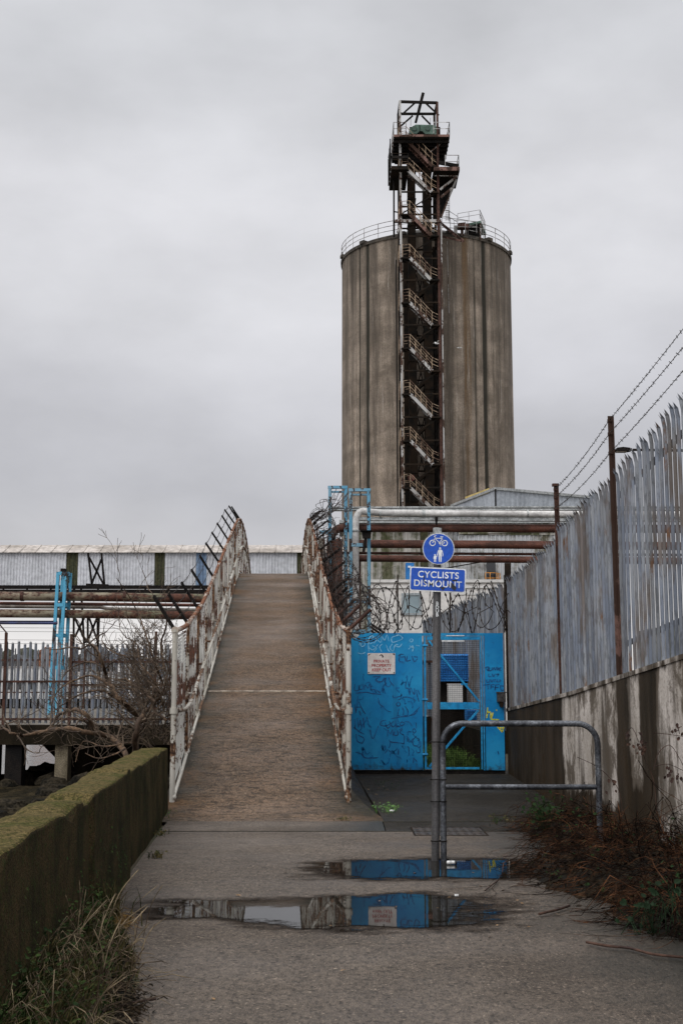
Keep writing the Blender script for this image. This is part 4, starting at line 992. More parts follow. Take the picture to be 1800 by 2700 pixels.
for k in (.45, .85, 1.25): mb.tube([(SXc + (SR + .05) * math.sin(2 * math.pi * i / n), SYc - (SR + .05) * math.cos(2 * math.pi * i / n), ZR + k) for i in range(n)], .026, 4, closed=True)
for i in range(0, n, 2): a = 2 * math.pi * i / n; p = V((SXc + (SR + .05) * math.sin(a), SYc - (SR + .05) * math.cos(a), ZR)); mb.tube([p, p + V((0, 0, 1.25))], .028, 4)
mb.build('railing', M_ltst, silo)
# canopy and gear on the roof (right of the tower)
RY = 100.0
def zq(zx, zy, Y): return at(850 + zx * .3827, 200 + zy * .3827, Y)
mb = MB()
A_, B_, C_ = zq(985, 1018, RY - 1), zq(1088, 998, RY - 2.2), zq(1125, 1080, RY + 0.4)
mb.poly([zq(975, 1022, RY - 2.4), zq(1090, 997, RY - 2.4), zq(1126, 1082, RY + 2.2), zq(1010, 1092, RY + 2.2)], (0, 0, -.18))
cn = mb.build('canopy', M_green, silo)
mb = MB()
for zx, zt, zb_, Y in ((1086, 1005, 1130, RY - 2.3), (1118, 1085, 1140, RY + 2), (985, 1030, 1120, RY - 2.3), (1056, 1085, 1110, RY)): mb.tube([zq(zx, zt, Y), zq(zx, zb_, Y)], .07, 6)
mb.build('post', M_ltst, cn)
mb = MB(); mb.poly([zq(990, 1024, RY - 1.8), zq(1080, 1006, RY - 1.8), zq(1080, 1110, RY - 1.8), zq(1050, 1120, RY - 1.8), zq(1048, 1095, RY - 1.8), zq(990, 1090, RY - 1.8)], (0, 2.5, 0)); mb.build('machine_house', M_black, silo)
def railing(mb, P, h, step, r=.028, mid=True):
    P = [V(p) for p in P]; up = V((0, 0, 1))
    for k in ((h, h * .5) if mid else (h,)): mb.tube([p + up * k for p in P], r, 4, smooth=False)
    for a, b in zip(P, P[1:]):
        n_ = max(1, int(round((b - a).length / step)))
        for i in range(n_ + 1): p = a.lerp(b, i / n_); mb.tube([p, p + up * h], r, 4, smooth=False)
mb = MB(); railing(mb, [zq(930, 1010, RY - 2.5), zq(1083, 984, RY - 2.5), zq(1120, 1066, RY + 2.2)], .75, 1.0, .022)
railing(mb, [zq(822, 1008, RY - 3), zq(870, 1012, RY - 3), zq(930, 1050, RY - 3)], 1.0, .6, .022); railing(mb, [zq(905, 1078, RY - 4), zq(1060, 1085, RY - 4)], 1.0, .8, .022)
for zx in (848, 862, 873): mb.tube([zq(zx, 1000, RY - 1), zq(zx, 845, RY - 1)], .025, 4)
for k in range(9): mb.tube([zq(846, 990 - k * 16, RY - 1), zq(876, 990 - k * 16, RY - 1)], .02, 4)
for x0 in (917, 960): mb.box(zq(x0, 1068, RY - 3), (.22, .22, .85))
mb.build('roof_gear', M_ltst, silo)
mb = MB(); mb.beam(zq(935, 1030, RY - 3.2), zq(985, 1025, RY - 3.2), .3, .3); mb.box(zq(968, 1040, RY - 3.4), (.9, .6, .35)); mb.beam(zq(820, 1020, RY - 3), zq(970, 1140, RY - 4.5), .16, .2); mb.beam(zq(815, 1105, RY - 4), zq(965, 1140, RY - 5), .1, .14)
mb.build('roof_frame', M_redst, silo)
cb_ = MB(); cb_.tube([zq(858, 1140, 96.2), zq(870, 1640, 96.2)], .018, 4, cap=False); cb_.build('cable', M_ltst, silo)

# ------------------------------------------------------------------ stair and elevator tower
TY0, TY1 = 93.0, 96.0
tower = thing('stair_tower', 'dark steel stair tower climbing the front of the silo', 'tower', (at(1110, 1300, TY0).x, TY0 + 1.5, .3))
XL, XR = at(1058.6, 1000, TY0).x, at(1160, 1000, TY0).x
def tz(zy): return zq(600, zy, TY0).z
ztop_t = tz(172)
for x, y, m_, zt in ((XL, TY0, M_ltst, ztop_t), (XR, TY0, M_rust, tz(182)), (XL, TY1, M_dkst, zq(522, 262, TY1).z), (XR, TY1, M_dkst, zq(778, 270, TY1).z)):
    mb = MB(); mb.beam((x, y, .3), (x, y, zt), .17, .17, (0, 1, 0)); mb.build('column', m_, tower)
mb = MB(); mb.beam((XR + .22, TY0 + .1, .3), (XR + .22, TY0 + .1, tz(1000)), .10, .12, (0, 1, 0)); mb.build('column', M_ltst, tower)
mb = MB(); mb.beam((XL - .34, TY0 + .6, .3), (XL - .34, TY0 + .6, tz(1250)), .10, .12, (0, 1, 0)); mb.tube([zq(491, 690, 94.5), zq(491, 1110, 94.5)], .07, 6); mb.tube([zq(491, 935, 94.5), zq(520, 940, 94.5)], .05, 6)
mb.build('pipe', M_black, tower)
lev = [tz(v) for v in (800, 955, 1105, 1258, 1408)] + [at(1058, 700 + .3827 * v, TY0).z for v in (255, 410, 568, 725, 885, 1045, 1205, 1370, 1530)]
lev.sort(reverse=True)
mb = MB()
for k, z in enumerate(lev):
    mb.beam((XL, TY0, z), (XR, TY0, z), .09, .12); mb.beam((XL, TY1, z), (XR, TY1, z), .1, .12); mb.beam((XL, TY0, z), (XL, TY1, z), .1, .12); mb.beam((XR, TY0, z), (XR, TY1, z), .1, .12)
    if k + 1 < len(lev):
        z2 = lev[k + 1]
        if k % 2: mb.beam((XL, TY0 - .02, z), (XR, TY0 - .02, z2), .07, .08)
        else: mb.beam((XL, TY0 - .02, z2), (XR, TY0 - .02, z), .07, .08)
        mb.beam((XL, TY0, z), (XL, TY1, z2), .07, .08); mb.beam((XR, TY0, z2), (XR, TY1, z), .07, .08)
mb.build('bracing', M_dkst, tower)
mb = MB(); mb.beam((XL - .45, TY0 - .05, tz(1003)), (XR + .2, TY0 - .05, tz(1003)), .25, .22); mb.beam(zq(515, 1080, TY0), zq(540, 1000, TY0), .15, .15); mb.build('girder', M_ltst, tower)
for i, (a0, a1, zt) in enumerate(((585, 638, 480), (690, 748, 480))):
    mb = MB(); x0, x1 = zq(a0, 900, 95).x, zq(a1, 900, 95).x; z = zq(600, zt, 95).z
    mb.bx((x0, 94.6, .3), (x1, 95.5, z))
    k = 0
    while k * 2.2 < z - 1: mb.bx((x0 - .05, 94.54, .3 + k * 2.2), (x1 + .05, 95.56, .36 + k * 2.2)); k += 1
    mb.build('elevator_leg', M_dkst, tower)
for a0, a1 in ((552, 582), (752, 803)):  # sheets added behind the stairs; their near-black colour stands for shade inside
    mb = MB(); x0, x1 = zq(a0, 900, 95.9).x, zq(a1, 900, 95.9).x; mb.bx((x0, 95.75, .3), (x1, 95.9, tz(1090))); mb.build('dark_backing', M_dkst, tower)
# a dark lattice and cable run between the legs (lower half, against the silo)
mb = MB()
for k in range(14):
    z = 2 + k * 2.3; xa, xb = zq(640, 900, 95.7).x, zq(690, 900, 95.7).x
    mb.beam((xa, 95.7, z), (xb, 95.7, z + 2.2), .07, .08); mb.beam((xb, 95.7, z), (xa, 95.7, z + 2.2), .07, .08)
for zx in (752, 764, 776, 788): mb.tube([(zq(zx, 900, 95).x, 95.2, .3), (zq(zx, 900, 95).x, 95.2, tz(1290))], .06, 5)
mb.build('lattice', M_black, tower)
mb = MB(); mb.tube([(zq(798, 900, 93.3).x, 93.3, .3), (zq(798, 900, 93.3).x, 93.3, tz(1000)), zq(792, 820, 93.8)], .13, 8); mb.build('pipe', M_rust, tower)
# stairs
flights = [((575, 440), (755, 622), M_redst, 0), ((590, 652), (750, 800), M_ltst, 0), ((600, 952), (748, 1100), M_redst, 0), ((600, 1252), (745, 1404), M_ltst, 0)]
for a, b, c, d in ((600, 255, 755, 410), (603, 568, 755, 725), (603, 885, 755, 1043), (606, 1208, 760, 1370), (606, 1533, 770, 1690)):
    flights.append(((a, (b * .3827 + 500) / .3827), (c, (d * .3827 + 500) / .3827), M_ltst, 1))
for i, (p, q, m_, low) in enumerate(flights):
    a, b = zq(p[0], p[1], TY0 - .25), zq(q[0], q[1], TY0 - .25); mb = MB()
    for dy in (0, .75):
        mb.beam(a + V((0, dy, 0)), b + V((0, dy, 0)), .05, .24)
    for k in range(1, 12):
        c = a.lerp(b, k / 12); mb.box(c + V((0, .375, .03)), (.24, .72, .04))
    fl = mb.build('stair_flight', m_, tower)
    # right-hand and left-hand landings belong to the flight
    lm = MB(); lm.bx((XL, TY0 - .3, a.z - .08), (a.x + .05, TY0 + .7, a.z + .02)); lm.build('landing', M_dkst, fl); lm = MB(); lm.bx((b.x - .05, TY0 - .3, b.z - .08), (XR, TY0 + .7, b.z + .02)); lm.build('landing', M_dkst, fl)
    hm = MB(); up = V((0, 0, 1))
    for dy in (0, .75):
        o = V((0, dy, 0))
        L0 = V((XL + .1, TY0 - .25, a.z)); 
        for h in (1.02, .52):
            hm.tube([L0 + o + up * h, a + o + up * (h + .06), b + o + up * (h + .02), V((XR - .15, b.y, b.z)) + o + up * (h - .2)], .024, 4, smooth=False)
        for k in (0, .25, .5, .75, 1): c = a.lerp(b, k) + o; hm.tube([c, c + up * 1.06], .024, 4, smooth=False)
        hm.tube([L0 + o, L0 + o + up * 1.02], .024, 4, smooth=False)
    hm.build('stair_handrail', M_ochre, fl)
    if i > 2:
        bmesh_ = MB()
        if i + 1 < len(flights):
            c0 = zq(flights[i + 1][0][0], flights[i + 1][0][1], TY0 + 1.6); s0 = V((b.x, TY0 + 1.6, b.z))
            bmesh_.beam(s0, c0, .05, .22); bmesh_.beam(s0 + V((0, .7, 0)), c0 + V((0, .7, 0)), .05, .22)
            for k in range(1, 12): bmesh_.box(s0.lerp(c0, k / 12) + V((0, .35, 0)), (.24, .68, .04))
            bmesh_.build('return_flight', M_dkst, fl)
    sg = MB(); railing(sg, [V((XL - .12, TY0 - .2, a.z)), V((XL - .12, TY0 + 1.8, a.z))], 1.0, .5, .03); sg.build('side_rail', M_ochre, fl)
# platforms
def platform(poly, th, mt, rails, rmt):
    mb = MB(); mb.poly(poly, (0, 0, -th)); pf = mb.build('platform', mt, tower)
    rm_ = MB()
    for r_ in rails: railing(rm_, r_, 1.05, .9, .03)
    rm_.build('railing', rmt, pf); return pf
z0 = tz(437); xl, xr = zq(490, 437, 92.2).x, zq(875, 437, 92.2).x
T_ = lambda x, y, z=z0: V((x, y, z))
pf = platform([T_(xl, 92.2), T_(xr, 92.2), T_(xr, 96.6), T_(xl, 96.6)], .28, M_dkst,
         [[T_(xl, 96.4), T_(xl, 92.25), T_(zq(575, 437, 92.2).x, 92.25)], [T_(zq(765, 437, 92.2).x, 92.25), T_(xr, 92.25), T_(xr, 96.4)]], M_ltst)
mb = MB(); mb.beam(T_(xl, 92.15, z0 - .1), T_(xr, 92.15, z0 - .1), .08, .18); mb.build('edge_beam', M_redst, pf)
mb = MB()
for k in range(6): y = 92.6 + k * .75; mb.beam(T_(xl, y, z0 - .38), T_(xr, y, z0 - .38), .12, .22)
mb.build('joist', M_black, pf)
z1 = zq(800, 632, 92.2).z; xa, xb = zq(765, 632, 92.2).x, zq(943, 632, 92.2).x
pf = platform([V((xa, 92.2, z1)), V((xb, 92.2, z1)), V((xb, 95.6, z1)), V((xa, 95.6, z1))], .3, M_dkst, [[V((zq(845, 632, 92.2).x, 92.3, z1)), V((xb - .05, 92.3, z1)), V((xb - .05, 95.4, z1))]], M_ltst)
mb = MB(); mb.beam((xa, 92.15, z1 - .12), (xb, 92.15, z1 - .12), .08, .3); mb.build('edge_beam', M_redst, pf)
mb = MB(); mb.beam(zq(800, 598, 92.6), zq(935, 622, 92.6), .2, .25); mb.build('spout', M_black, pf)
z2 = zq(500, 620, 92.4).z; xc, xd = zq(472, 620, 92.4).x, zq(590, 620, 92.4).x
pf = platform([V((xc, 92.4, z2)), V((xd, 92.4, z2)), V((xd, 96.6, z2)), V((xc, 96.6, z2))], .28, M_dkst, [[V((xc, 96.2, z2)), V((xc, 92.45, z2)), V((xd, 92.45, z2))]], M_dkst)
mb = MB()
for y in (92.5, 94.3, 96.3): mb.beam((xc - .05, y, z2), (xc - .05, y, z0 - .2), .09, .09, (0, 1, 0))
mb.beam((xc - .05, 92.5, z2 + 1.6), (xc - .05, 96.3, z2 + 2.4), .07, .1); mb.bx((xc - .1, 92.6, z2 + 1.0), (xc - .04, 96.2, z2 + 1.9)); mb.beam((xc, 92.5, z2 + .75), (xd, 92.5, z2 + .75), .12, .22)
mb.build('hanger', M_black, pf)
# dark enclosure under the top platform and the inclined chute on the right
mb = MB(); mb.bx((zq(585, 500, 94).x, 93.9, zq(600, 600, 94).z), (zq(800, 500, 94).x, 95.8, z0 - .5)); mb.bx((zq(498, 500, 95.5).x, 95.4, zq(600, 560, 95).z), (zq(590, 500, 95).x, 96.4, z0 - .4)); mb.build('head_casing', M_black, tower)
mb = MB(); mb.poly([zq(760, 660, 95.2), zq(936, 655, 95.2), zq(928, 690, 95.2), zq(820, 945, 95.2), zq(800, 985, 95.2), zq(760, 985, 95.2)], (0, .35, 0))
mb.poly([zq(800, 560, 95.4), zq(860, 470, 95.4), zq(866, 440, 95.4), zq(760, 440, 95.4), zq(760, 600, 95.4), zq(830, 580, 95.4)], (0, .3, 0))
mb.build('chute', M_black, tower)
mb = MB(); mb.beam(zq(808, 785, 93), zq(928, 690, 93), .14, .16); mb.beam(zq(812, 838, 93.2), zq(895, 772, 93.2), .14, .16); mb.beam(zq(812, 470, 93), zq(735, 530, 93), .08, .1); mb.beam(zq(815, 975, 93.5), zq(925, 700, 93.8), .1, .14)
mb.beam(zq(770, 650, 92.5), zq(930, 655, 92.5), .1, .12); mb.beam(zq(770, 686, 93), zq(925, 690, 93), .1, .12)
mb.build('strut', M_ltst, tower)
# head machine
mb = MB(); oct_ = [(595, 378), (602, 362), (640, 335), (768, 338), (797, 362), (797, 405), (762, 402), (706, 400), (690, 382), (670, 378), (648, 398), (604, 398)]
mb.poly([zq(x, y, 93.4) for x, y in oct_], (0, 1.5, 0)); hmch = mb.build('head_machine', M_green, tower)
mb = MB()
for x in (630, 724): mb.disc(zq(x, 362, 93.36), (0, 1, 0), .20, .10, 20)
mb.build('disc', gmat('dark_green', (.03, .055, .042), (.02, .038, .03), 3), hmch)
mb = MB(); mb.beam(zq(668, 340, 93.36), zq(668, 378, 93.36), .05, .04, (0, 1, 0)); mb.poly([zq(640, 402, 93.7), zq(680, 370, 93.7), (zq(706, 402, 93.7))], (0, .8, 0)); mb.bx(tuple(zq(600, 436, 93.6)), tuple(zq(800, 405, 95))); mb.build('pulley_guard', M_black, hmch)
# gantry frame and broken jib
mb = MB(); gz = ztop_t; xbl, xbr = XL, XR; yb = 95.6; gzb = zq(522, 262, yb).z
mb.beam((XL, TY0, tz(178)), (XR, TY0, tz(186)), .14, .2); mb.beam((XL, yb, gzb), (XR, yb, gzb), .14, .18); mb.beam((XL, TY0, tz(178)), (XL, yb, gzb), .16, .2); mb.beam((XR, TY0, tz(186)), (XR, yb, gzb), .16, .2)
for a, b, Y in (((552, 262), (636, 186), TY0), ((712, 190), (800, 272), TY0), ((540, 345), (620, 275), yb), ((683, 275), (742, 335), yb)): mb.beam(zq(*a, Y), zq(*b, Y), .1, .12)
mb.beam((XL, TY0, tz(345)), (XL, yb, gzb), .1, .12); mb.build('gantry_frame', M_black, tower)
mb = MB(); mb.beam(zq(640, 325, 94.6), zq(658, 258, 94.4), .14, .14); mb.beam(zq(657, 262, 94.4), zq(693, 116, 94.0), .16, .18); mb.beam(zq(686, 130, 94), zq(700, 122, 94), .06, .06); mb.build('jib', M_black, tower)
for x, y0_, y1_ in ((607, 345, 285), (742, 350, 290)): mb = MB(); mb.tube([zq(x, y0_, 94), zq(x, y1_, 94)], .02, 4); mb.build('antenna', M_black, tower)
mb = MB(); c = at(850 + 620 * .3827, 700 + 1440 * .3827, TY0 - .1); mb.disc(V((c.x, 94.5, c.z)), (0, 1, 0), .27, .05, 24); sg_ = mb.build('round_sign', gmat('faded_red', (.10, .016, .013), (.05, .010, .009), 3), tower)

# ------------------------------------------------------------------ conveyor gallery (left, behind the bridge)
LY = 90.0
def lq(px, py, Y=LY): return at(px, py, Y)
gal = thing('conveyor_gallery', 'long raised conveyor gallery clad in pale ribbed sheets', 'gallery', (lq(300, 1500).x, LY, .3))
zb_, zt_ = lq(300, 1543).z, lq(300, 1457).z
xs = [-60, lq(175, 1500).x, lq(206, 1500).x, lq(408, 1500).x, lq(435, 1500).x, lq(517, 1500).x, lq(545, 1500).x, lq(783, 1500).x, lq(800, 1500).x, 8.5]
for i, (a, b) in enumerate(zip(xs, xs[1:])):
    mb = MB(); dark = i in (1, 3, 7); m_ = M_galdk if dark else (M_galbl if i == 5 else M_gall)
    mb.clad((a, LY + (.0 if not dark else .03)), (b, LY + (.0 if not dark else .03)), zb_, zt_, .22, .05)
    o = mb.build('wall_sheet', m_, gal)
    if dark: o['label'] = 'dark algae stained sheet'
    if i == 5: o['label'] = 'blue sheet'
mb = MB(); mb.clad((8.5, LY + 3.2), (-60, LY + 3.2), zb_, zt_, .3, .05); mb.bx((-60, LY + .2, zb_ - .05), (8.5, LY + 3.1, zb_ + .05)); mb.bx((8.5, LY, zb_), (8.55, LY + 3.2, zt_)); mb.build('back_wall', M_gall, gal)
mb = MB(); zr = lq(300, 1441, LY + .3).z
P = [V((x, LY - .25, zt_ - .03)) for x in (-60, 9)] ; 
mb.poly([V((-60, LY - .3, zt_ - .02)), V((-60, LY + 1.6, zr + .25)), V((-60, LY + 3.5, zt_ - .02))], (69, 0, 0))
for k in range(60): x = -60 + k * 1.15; mb.beam((x, LY - .32, zt_), (x, LY + 1.6, zr + .27), .06, .04)
mb.build('roof', M_roof, gal)
mb = MB()
mb.beam((-60, LY, zb_ - .14), (8.5, LY, zb_ - .14), .25, .22); mb.beam((-60, LY - .05, lq(300, 1561).z), (8.5, LY - .05, lq(300, 1561).z), .25, .34)
for k in range(40): x = -60 + k * 1.7; mb.beam((x, LY, zb_ - .1), (x, LY, lq(300, 1561).z), .12, .12, (0, 1, 0))
mb.build('bottom_chord', M_black, gal)
for px in (-180, 620, 760):
    x = lq(px, 1500).x; mb = MB()
    for dx in (-.8, .8):
        for dy in (.3, 2.9): mb.beam((x + dx * 1.5, LY + dy, .3), (x + dx * .7, LY + dy, zb_ - .2), .2, .2, (0, 1, 0))
    for k in range(3): z = .5 + k * 2.4; mb.beam((x - 1.1, LY + .3, z), (x + 1.0, LY + .3, z + 2.4), .1, .1); mb.beam((x + 1.1, LY + .3, z), (x - 1.0, LY + .3, z + 2.4), .1, .1)
    mb.build('trestle', M_rust, gal)
tr = MB(); TYt = 80.0
for a, b in (((233, 1458), (243, 1545)), ((268, 1458), (276, 1545)), ((236, 1470), (276, 1545)), ((268, 1475), (240, 1545)), ((214, 1545), (222, 1690)), ((232, 1625), (232, 1690)), ((258, 1625), (258, 1720)), ((262, 1625), (256, 1760)), ((198, 1630), (228, 1695)), ((222, 1630), (198, 1680)), ((236, 1630), (258, 1690)), ((256, 1630), (230, 1695)), ((195, 1545), (195, 1740)), ((222, 1690), (222, 1790)), ((258, 1700), (258, 1790))):
    tr.beam(at(*a, TYt), at(*b, TYt), .12, .12)
tr.beam(at(228, 1545, TYt), at(286, 1547, TYt), .3, .3)
tag(tr.build('lattice_trestle', M_black), 'dark lattice trestle standing in front of the conveyor gallery', 'trestle')

# ------------------------------------------------------------------ pipes, left of the bridge
PY = 46.0
def pipe(name_mat, pts, r, label, grp, Y=PY, n=14):
    mb = MB(); mb.tube(pts, r, n)
    return tag(mb.build('pipe', name_mat), label, 'pipe', grp)
pxr = 1.6      # both runs pass under the crest of the bridge
o = pipe(M_rustm, [at(-260, 1570, PY), at(200, 1573, PY), at(470, 1577, PY), at(560, 1578, PY)], .165, 'thick lichened rusty pipe, uppermost of the left run', 'pipes left of the bridge')
for px in (60, 330): 
    mb = MB(); p = at(px, 1572, PY); mb.tube([p - V((.06, 0, 0)), p + V((.06, 0, 0))], .185, 14); mb.build('collar', M_rust, o)
pipe(M_rustp, [at(-260, 1588, PY + .5), at(560, 1596, PY + .5)], .06, 'slim rusty pipe just below the thick lichened one', 'pipes left of the bridge')
pipe(gmat('grey_pipe', (.15, .135, .12), (.09, .075, .065), 2, .7), [at(-260, 1597, PY + .9), at(265, 1601, PY + .9), at(285, 1605, PY + .9), at(310, 1606, PY + .9), at(560, 1609, PY + .9)], .068, 'thin grey pipe bending between two rusty ones', 'pipes left of the bridge')
pipe(M_rustm, [at(-260, 1616, PY), at(150, 1618, PY), at(470, 1622, PY), at(560, 1623, PY)], .155, 'thick rusty pipe, lowest of the left run', 'pipes left of the bridge')
pipe(gmat('navy_pipe', (.02, .03, .10), (.03, .03, .06), 2, .6), [at(-260, 1642, PY - .4), at(152, 1643, PY - .4)], .05, 'thin navy pipe ending at the blue lattice column', 'pipes left of the bridge')
pipe(M_black, [at(-260, 1637, PY + .5), at(152, 1638, PY + .5)], .02, 'thin black conduit above the navy pipe', 'pipes left of the bridge')

col = thing('lattice_column', 'bright blue lattice column holding up the left pipes', 'column', (at(165, 1800, PY).x, PY, .64))
xl, xr2 = at(153, 1550, PY - .35).x, at(173, 1550, PY - .35).x
zt = at(160, 1508, PY - .35).z
for (x, y) in ((xl, PY - .35), (xr2, PY - .35), (xl + .05, PY + .2), (xr2 + .05, PY + .2)):
    mb = MB(); mb.beam((x - .17 if y < PY else x - .1, y, .64), (x, y, zt), .11, .10, (0, 1, 0)); mb.beam((x - .14 if y < PY else x - .07, y + .05, .64), (x + .03, y + .05, zt - .02), .03, .12, (0, 1, 0)); mb.build('leg', M_blue2, col)
mb = MB()
for py in (1512, 1595, 1675, 1760): 
    z = at(160, py, PY - .35).z; dx = -.17 * (zt - z) / (zt - .64)
    mb.bx((xl + dx, PY - .41, z - .06), (xr2 + dx, PY - .30, z + .06)); mb.bx((xl + dx, PY + .2, z - .06), (xr2 + dx + .1, PY + .28, z + .06)); mb.bx((xr2 + dx - .04, PY - .3, z - .07), (xr2 + dx + .08, PY + .2, z + .07))
mb.build('cross_plate', M_blue2, col)
mb = MB(); mb.box(at(168, 1504, PY), (.16, .3, .12)); mb.build('cap', M_black, col)

# ------------------------------------------------------------------ jetty and fences on the left
JD = .64
jt = MB(); jt.bx((-34, 32.4, .22), (-3.75, 60, JD)); 
struct(jt.build('pavement', M_deckc), 'concrete deck of the jetty under the left pipes', 'jetty deck')
jb = thing('jetty_frame', 'dark concrete beam and piers under the left fence', 'jetty', (-8, 32.6, -4))
mb = MB(); mb.bx((-34, 32.05, .18), (-3.7, 32.39, JD + .03)); mb.build('beam', M_deckd, jb)
for px, wd, m_ in ((170, .32, M_pier), (45, .42, M_black), (-3, .12, M_black), (-150, .4, M_deckd)):
    x = at(px, 2000, 32.5).x; mb = MB(); mb.bx((x - wd / 2, 32.15, -4.2), (x + wd / 2, 32.6, .175)); mb.build('pier', m_, jb)
mb = MB(); x0 = at(184, 2000, 33.5).x; mb.bx((x0, 33.2, -4.2), (-3.0, 33.6, .2)); mb.poly([(x0 - .75, 33.25, .2), (x0, 33.25, .2), (x0, 33.25, -.5)], (0, .3, 0)); mb.build('abutment', M_deckd, jb)
for k in range(5):
    mb = MB(); mb.bx((-13 + k * 2.3, 45, -4.3), (-12.6 + k * 2.3, 45.4, .2)); 
    if k in (0, 4): mb.build('pier', M_deckd, jb)
def pal_fence(name, label, Y, x0, x1, z0, h, pitch, rails, posts, seed, mat, curl=0.0, rmat=M_rust):
    r = random.Random(seed); f = thing(name, label, 'fence', ((x0 + x1) / 2, Y, z0)); mb = MB(); x = x0
    while x < x1:
        o0 = len(mb.v); hh = h + r.uniform(-.04, .04); pale_mb(mb, (x, Y, z0 + .06), (0, -1, 0), (1, 0, 0), hh, .075, .022, .17, r.uniform(-.02, .02))
        ln = r.uniform(-.012, .012)
        for k in range(o0, len(mb.v)): mb.v[k] = mb.v[k] + V((ln * (mb.v[k].z - z0), 0, 0))
        tn = r.random()
        for k in range(o0, len(mb.v)): mb.att[k] = tn
        x += pitch + r.uniform(-.008, .008)
    mb.build('pale_panel', mat, f, 'tone')
    for zr_ in rails: mb = MB(); mb.beam((x0 - .1, Y - .045, zr_), (x1 + .05, Y - .045, zr_), .04, .055); mb.build('cross_rail', rmat, f)
    for xp, zp, arm in posts:
        mb = MB(); mb.beam((xp, Y - .06, z0), (xp, Y - .06, zp), .07, .05, (0, 1, 0))
        if arm: mb.beam((xp, Y - .06, zp), (xp - .22, Y - .06, zp + .25), .03, .03)
        mb.build('post', rmat, f)
    return f
FY = 32.7; zz = lambda py: at(100, py, FY).z
lf = pal_fence('palisade_fence', 'grey palisade fence along the jetty edge at the left', FY, -12.5, at(192, 1800, FY).x, JD, 2.1, .152, (zz(1797), zz(1896)), ((at(18, 1700, FY).x, zz(1668), 1), (at(190, 1700, FY).x, zz(1672), 0)), 5, M_galvc)
pal_fence('palisade_fence', 'grey palisade fence behind the bare shrub', FY + .02, at(200, 1800, FY).x, -3.75, JD, 2.05, .15, (zz(1745), zz(1806), zz(1896)), ((at(412, 1700, FY).x, zz(1665), 0),), 6, M_galvc)
mb = MB(); wz = [zz(1650), zz(1660), zz(1668)]
for z in (zz(1652), zz(1662), zz(1684), zz(1694)): mb.tube([(-12.5, FY + .1, z), (-8, FY + .1, z - .03), (-3.75, FY + .1, z - .06)], .006, 4, cap=False)
mb.build('wire', M_wire, lf)
ff = pal_fence('palisade_fence', 'far grey palisade fence at the back of the jetty', 59, -22, -4.5, JD, 2.75, .17, (1.4, 2.9), ((-12, 3.4, 0), (-8, 3.4, 0)), 8, gmat('dull_galvanised', (.16, .17, .18), (.09, .09, .095), 1, .6), 0.0)
mb = MB(); mb.bx((-24, 60.2, JD), (-4.6, 60.6, JD + .45)); tag(mb.build('kerb_wall', M_black), 'low black kerb wall behind the far jetty fence', 'wall')
r_ = random.Random(3)
for k, (xa, xb, y, h, m_) in enumerate(((-21.5, -14.6, 66, 2.0, M_cabt), (-13.5, -11.3, 64, 1.7, M_cabt), (-9.8, -8.2, 63, 1.5, M_cabt))):
    mb = MB(); mb.clad((xa, y), (xb, y), JD, JD + h, .25, .04); mb.bx((xa, y + .05, JD), (xb, y + 2.4, JD + h)); 
    o = mb.build('container', m_); tag(o, ('long white container seen through the left fence', 'white container behind the fence near the blue column', 'small white container behind the bare shrub')[k], 'container')
    mb = MB(); mb.bx((xa - .05, y - .06, JD + h), (xb + .05, y + 2.45, JD + h + .07)); mb.build('roof', M_roof, o)
    if k == 0:
        mb = MB()
        for i in range(11): x = xa + .3 + i * .62; mb.bx((x, y - .07, JD + .9), (x + .3, y - .03, JD + 1.35))
        mb.build('window', M_dkglass, o)

# far bank
fb = MB(); fb.grid([[V((x, y, z)) for x in (-900, -300, -60, 20)] for y, z in ((262, -4.6), (272, -3.2), (290, -1.5), (500, 1), (1500, 3))], False)
struct(fb.build('far_bank', gmat('far_bank_mud', (.12, .10, .085), (.08, .07, .06), .05, .9, 0, 0)), 'low brown far bank across the river', 'river bank')
rr = random.Random(17); tl = MB()
for k in range(150):
    x = rr.uniform(-130, -22); y = rr.uniform(300, 330); h = rr.uniform(8.5, 12.5) * (.75 if x > -60 else 1)
    for q in range(5): tl.ball((x + rr.uniform(-2, 2), y, rr.uniform(.3, .8) * h), rr.uniform(1.2, 2.4), 4, (1, 1, rr.uniform(.7, 1.2)))
for i in range(len(tl.v)): tl.v[i] = tl.v[i] + mnoise.noise_vector(tl.v[i] * .6) * .9
struct(tl.build('treeline', M_far), 'dark line of trees on the far bank', 'trees', 'stuff')
for k, (px, wd, h, m_) in enumerate(((122, 4.2, 9.5, M_brick), (40, 8, 6.5, M_cabt), (250, 10, 8, M_slate), (330, 9, 7.5, M_cabt))):
    x = at(px, 1750, 285).x; hs = MB(); hs.bx((x - wd / 2, 285, -2), (x + wd / 2, 292, h)); o = hs.build('house', m_)
    tag(o, ('red brick gabled house on the far bank beside the blue column', 'long pale house on the far bank at the left edge', 'dark slate sided house on the far bank', 'pale house on the far bank behind the bare shrub')[k], 'house')
    mb = MB(); mb.poly([(x - wd / 2 - .3, 284.6, h), (x, 284.6, h + wd * .33), (x + wd / 2 + .3, 284.6, h)], (0, 7.8, 0)); mb.build('roof', M_slate if k else M_brick, o)
    mb = MB()
    for i in range(3):
        for j in range(2): mb.bx((x - wd * .36 + i * wd * .28, 284.9, 1 + j * 2.6), (x - wd * .36 + i * wd * .28 + wd * .12, 285.0, 2.4 + j * 2.6))
    mb.build('window', M_dkglass, o)

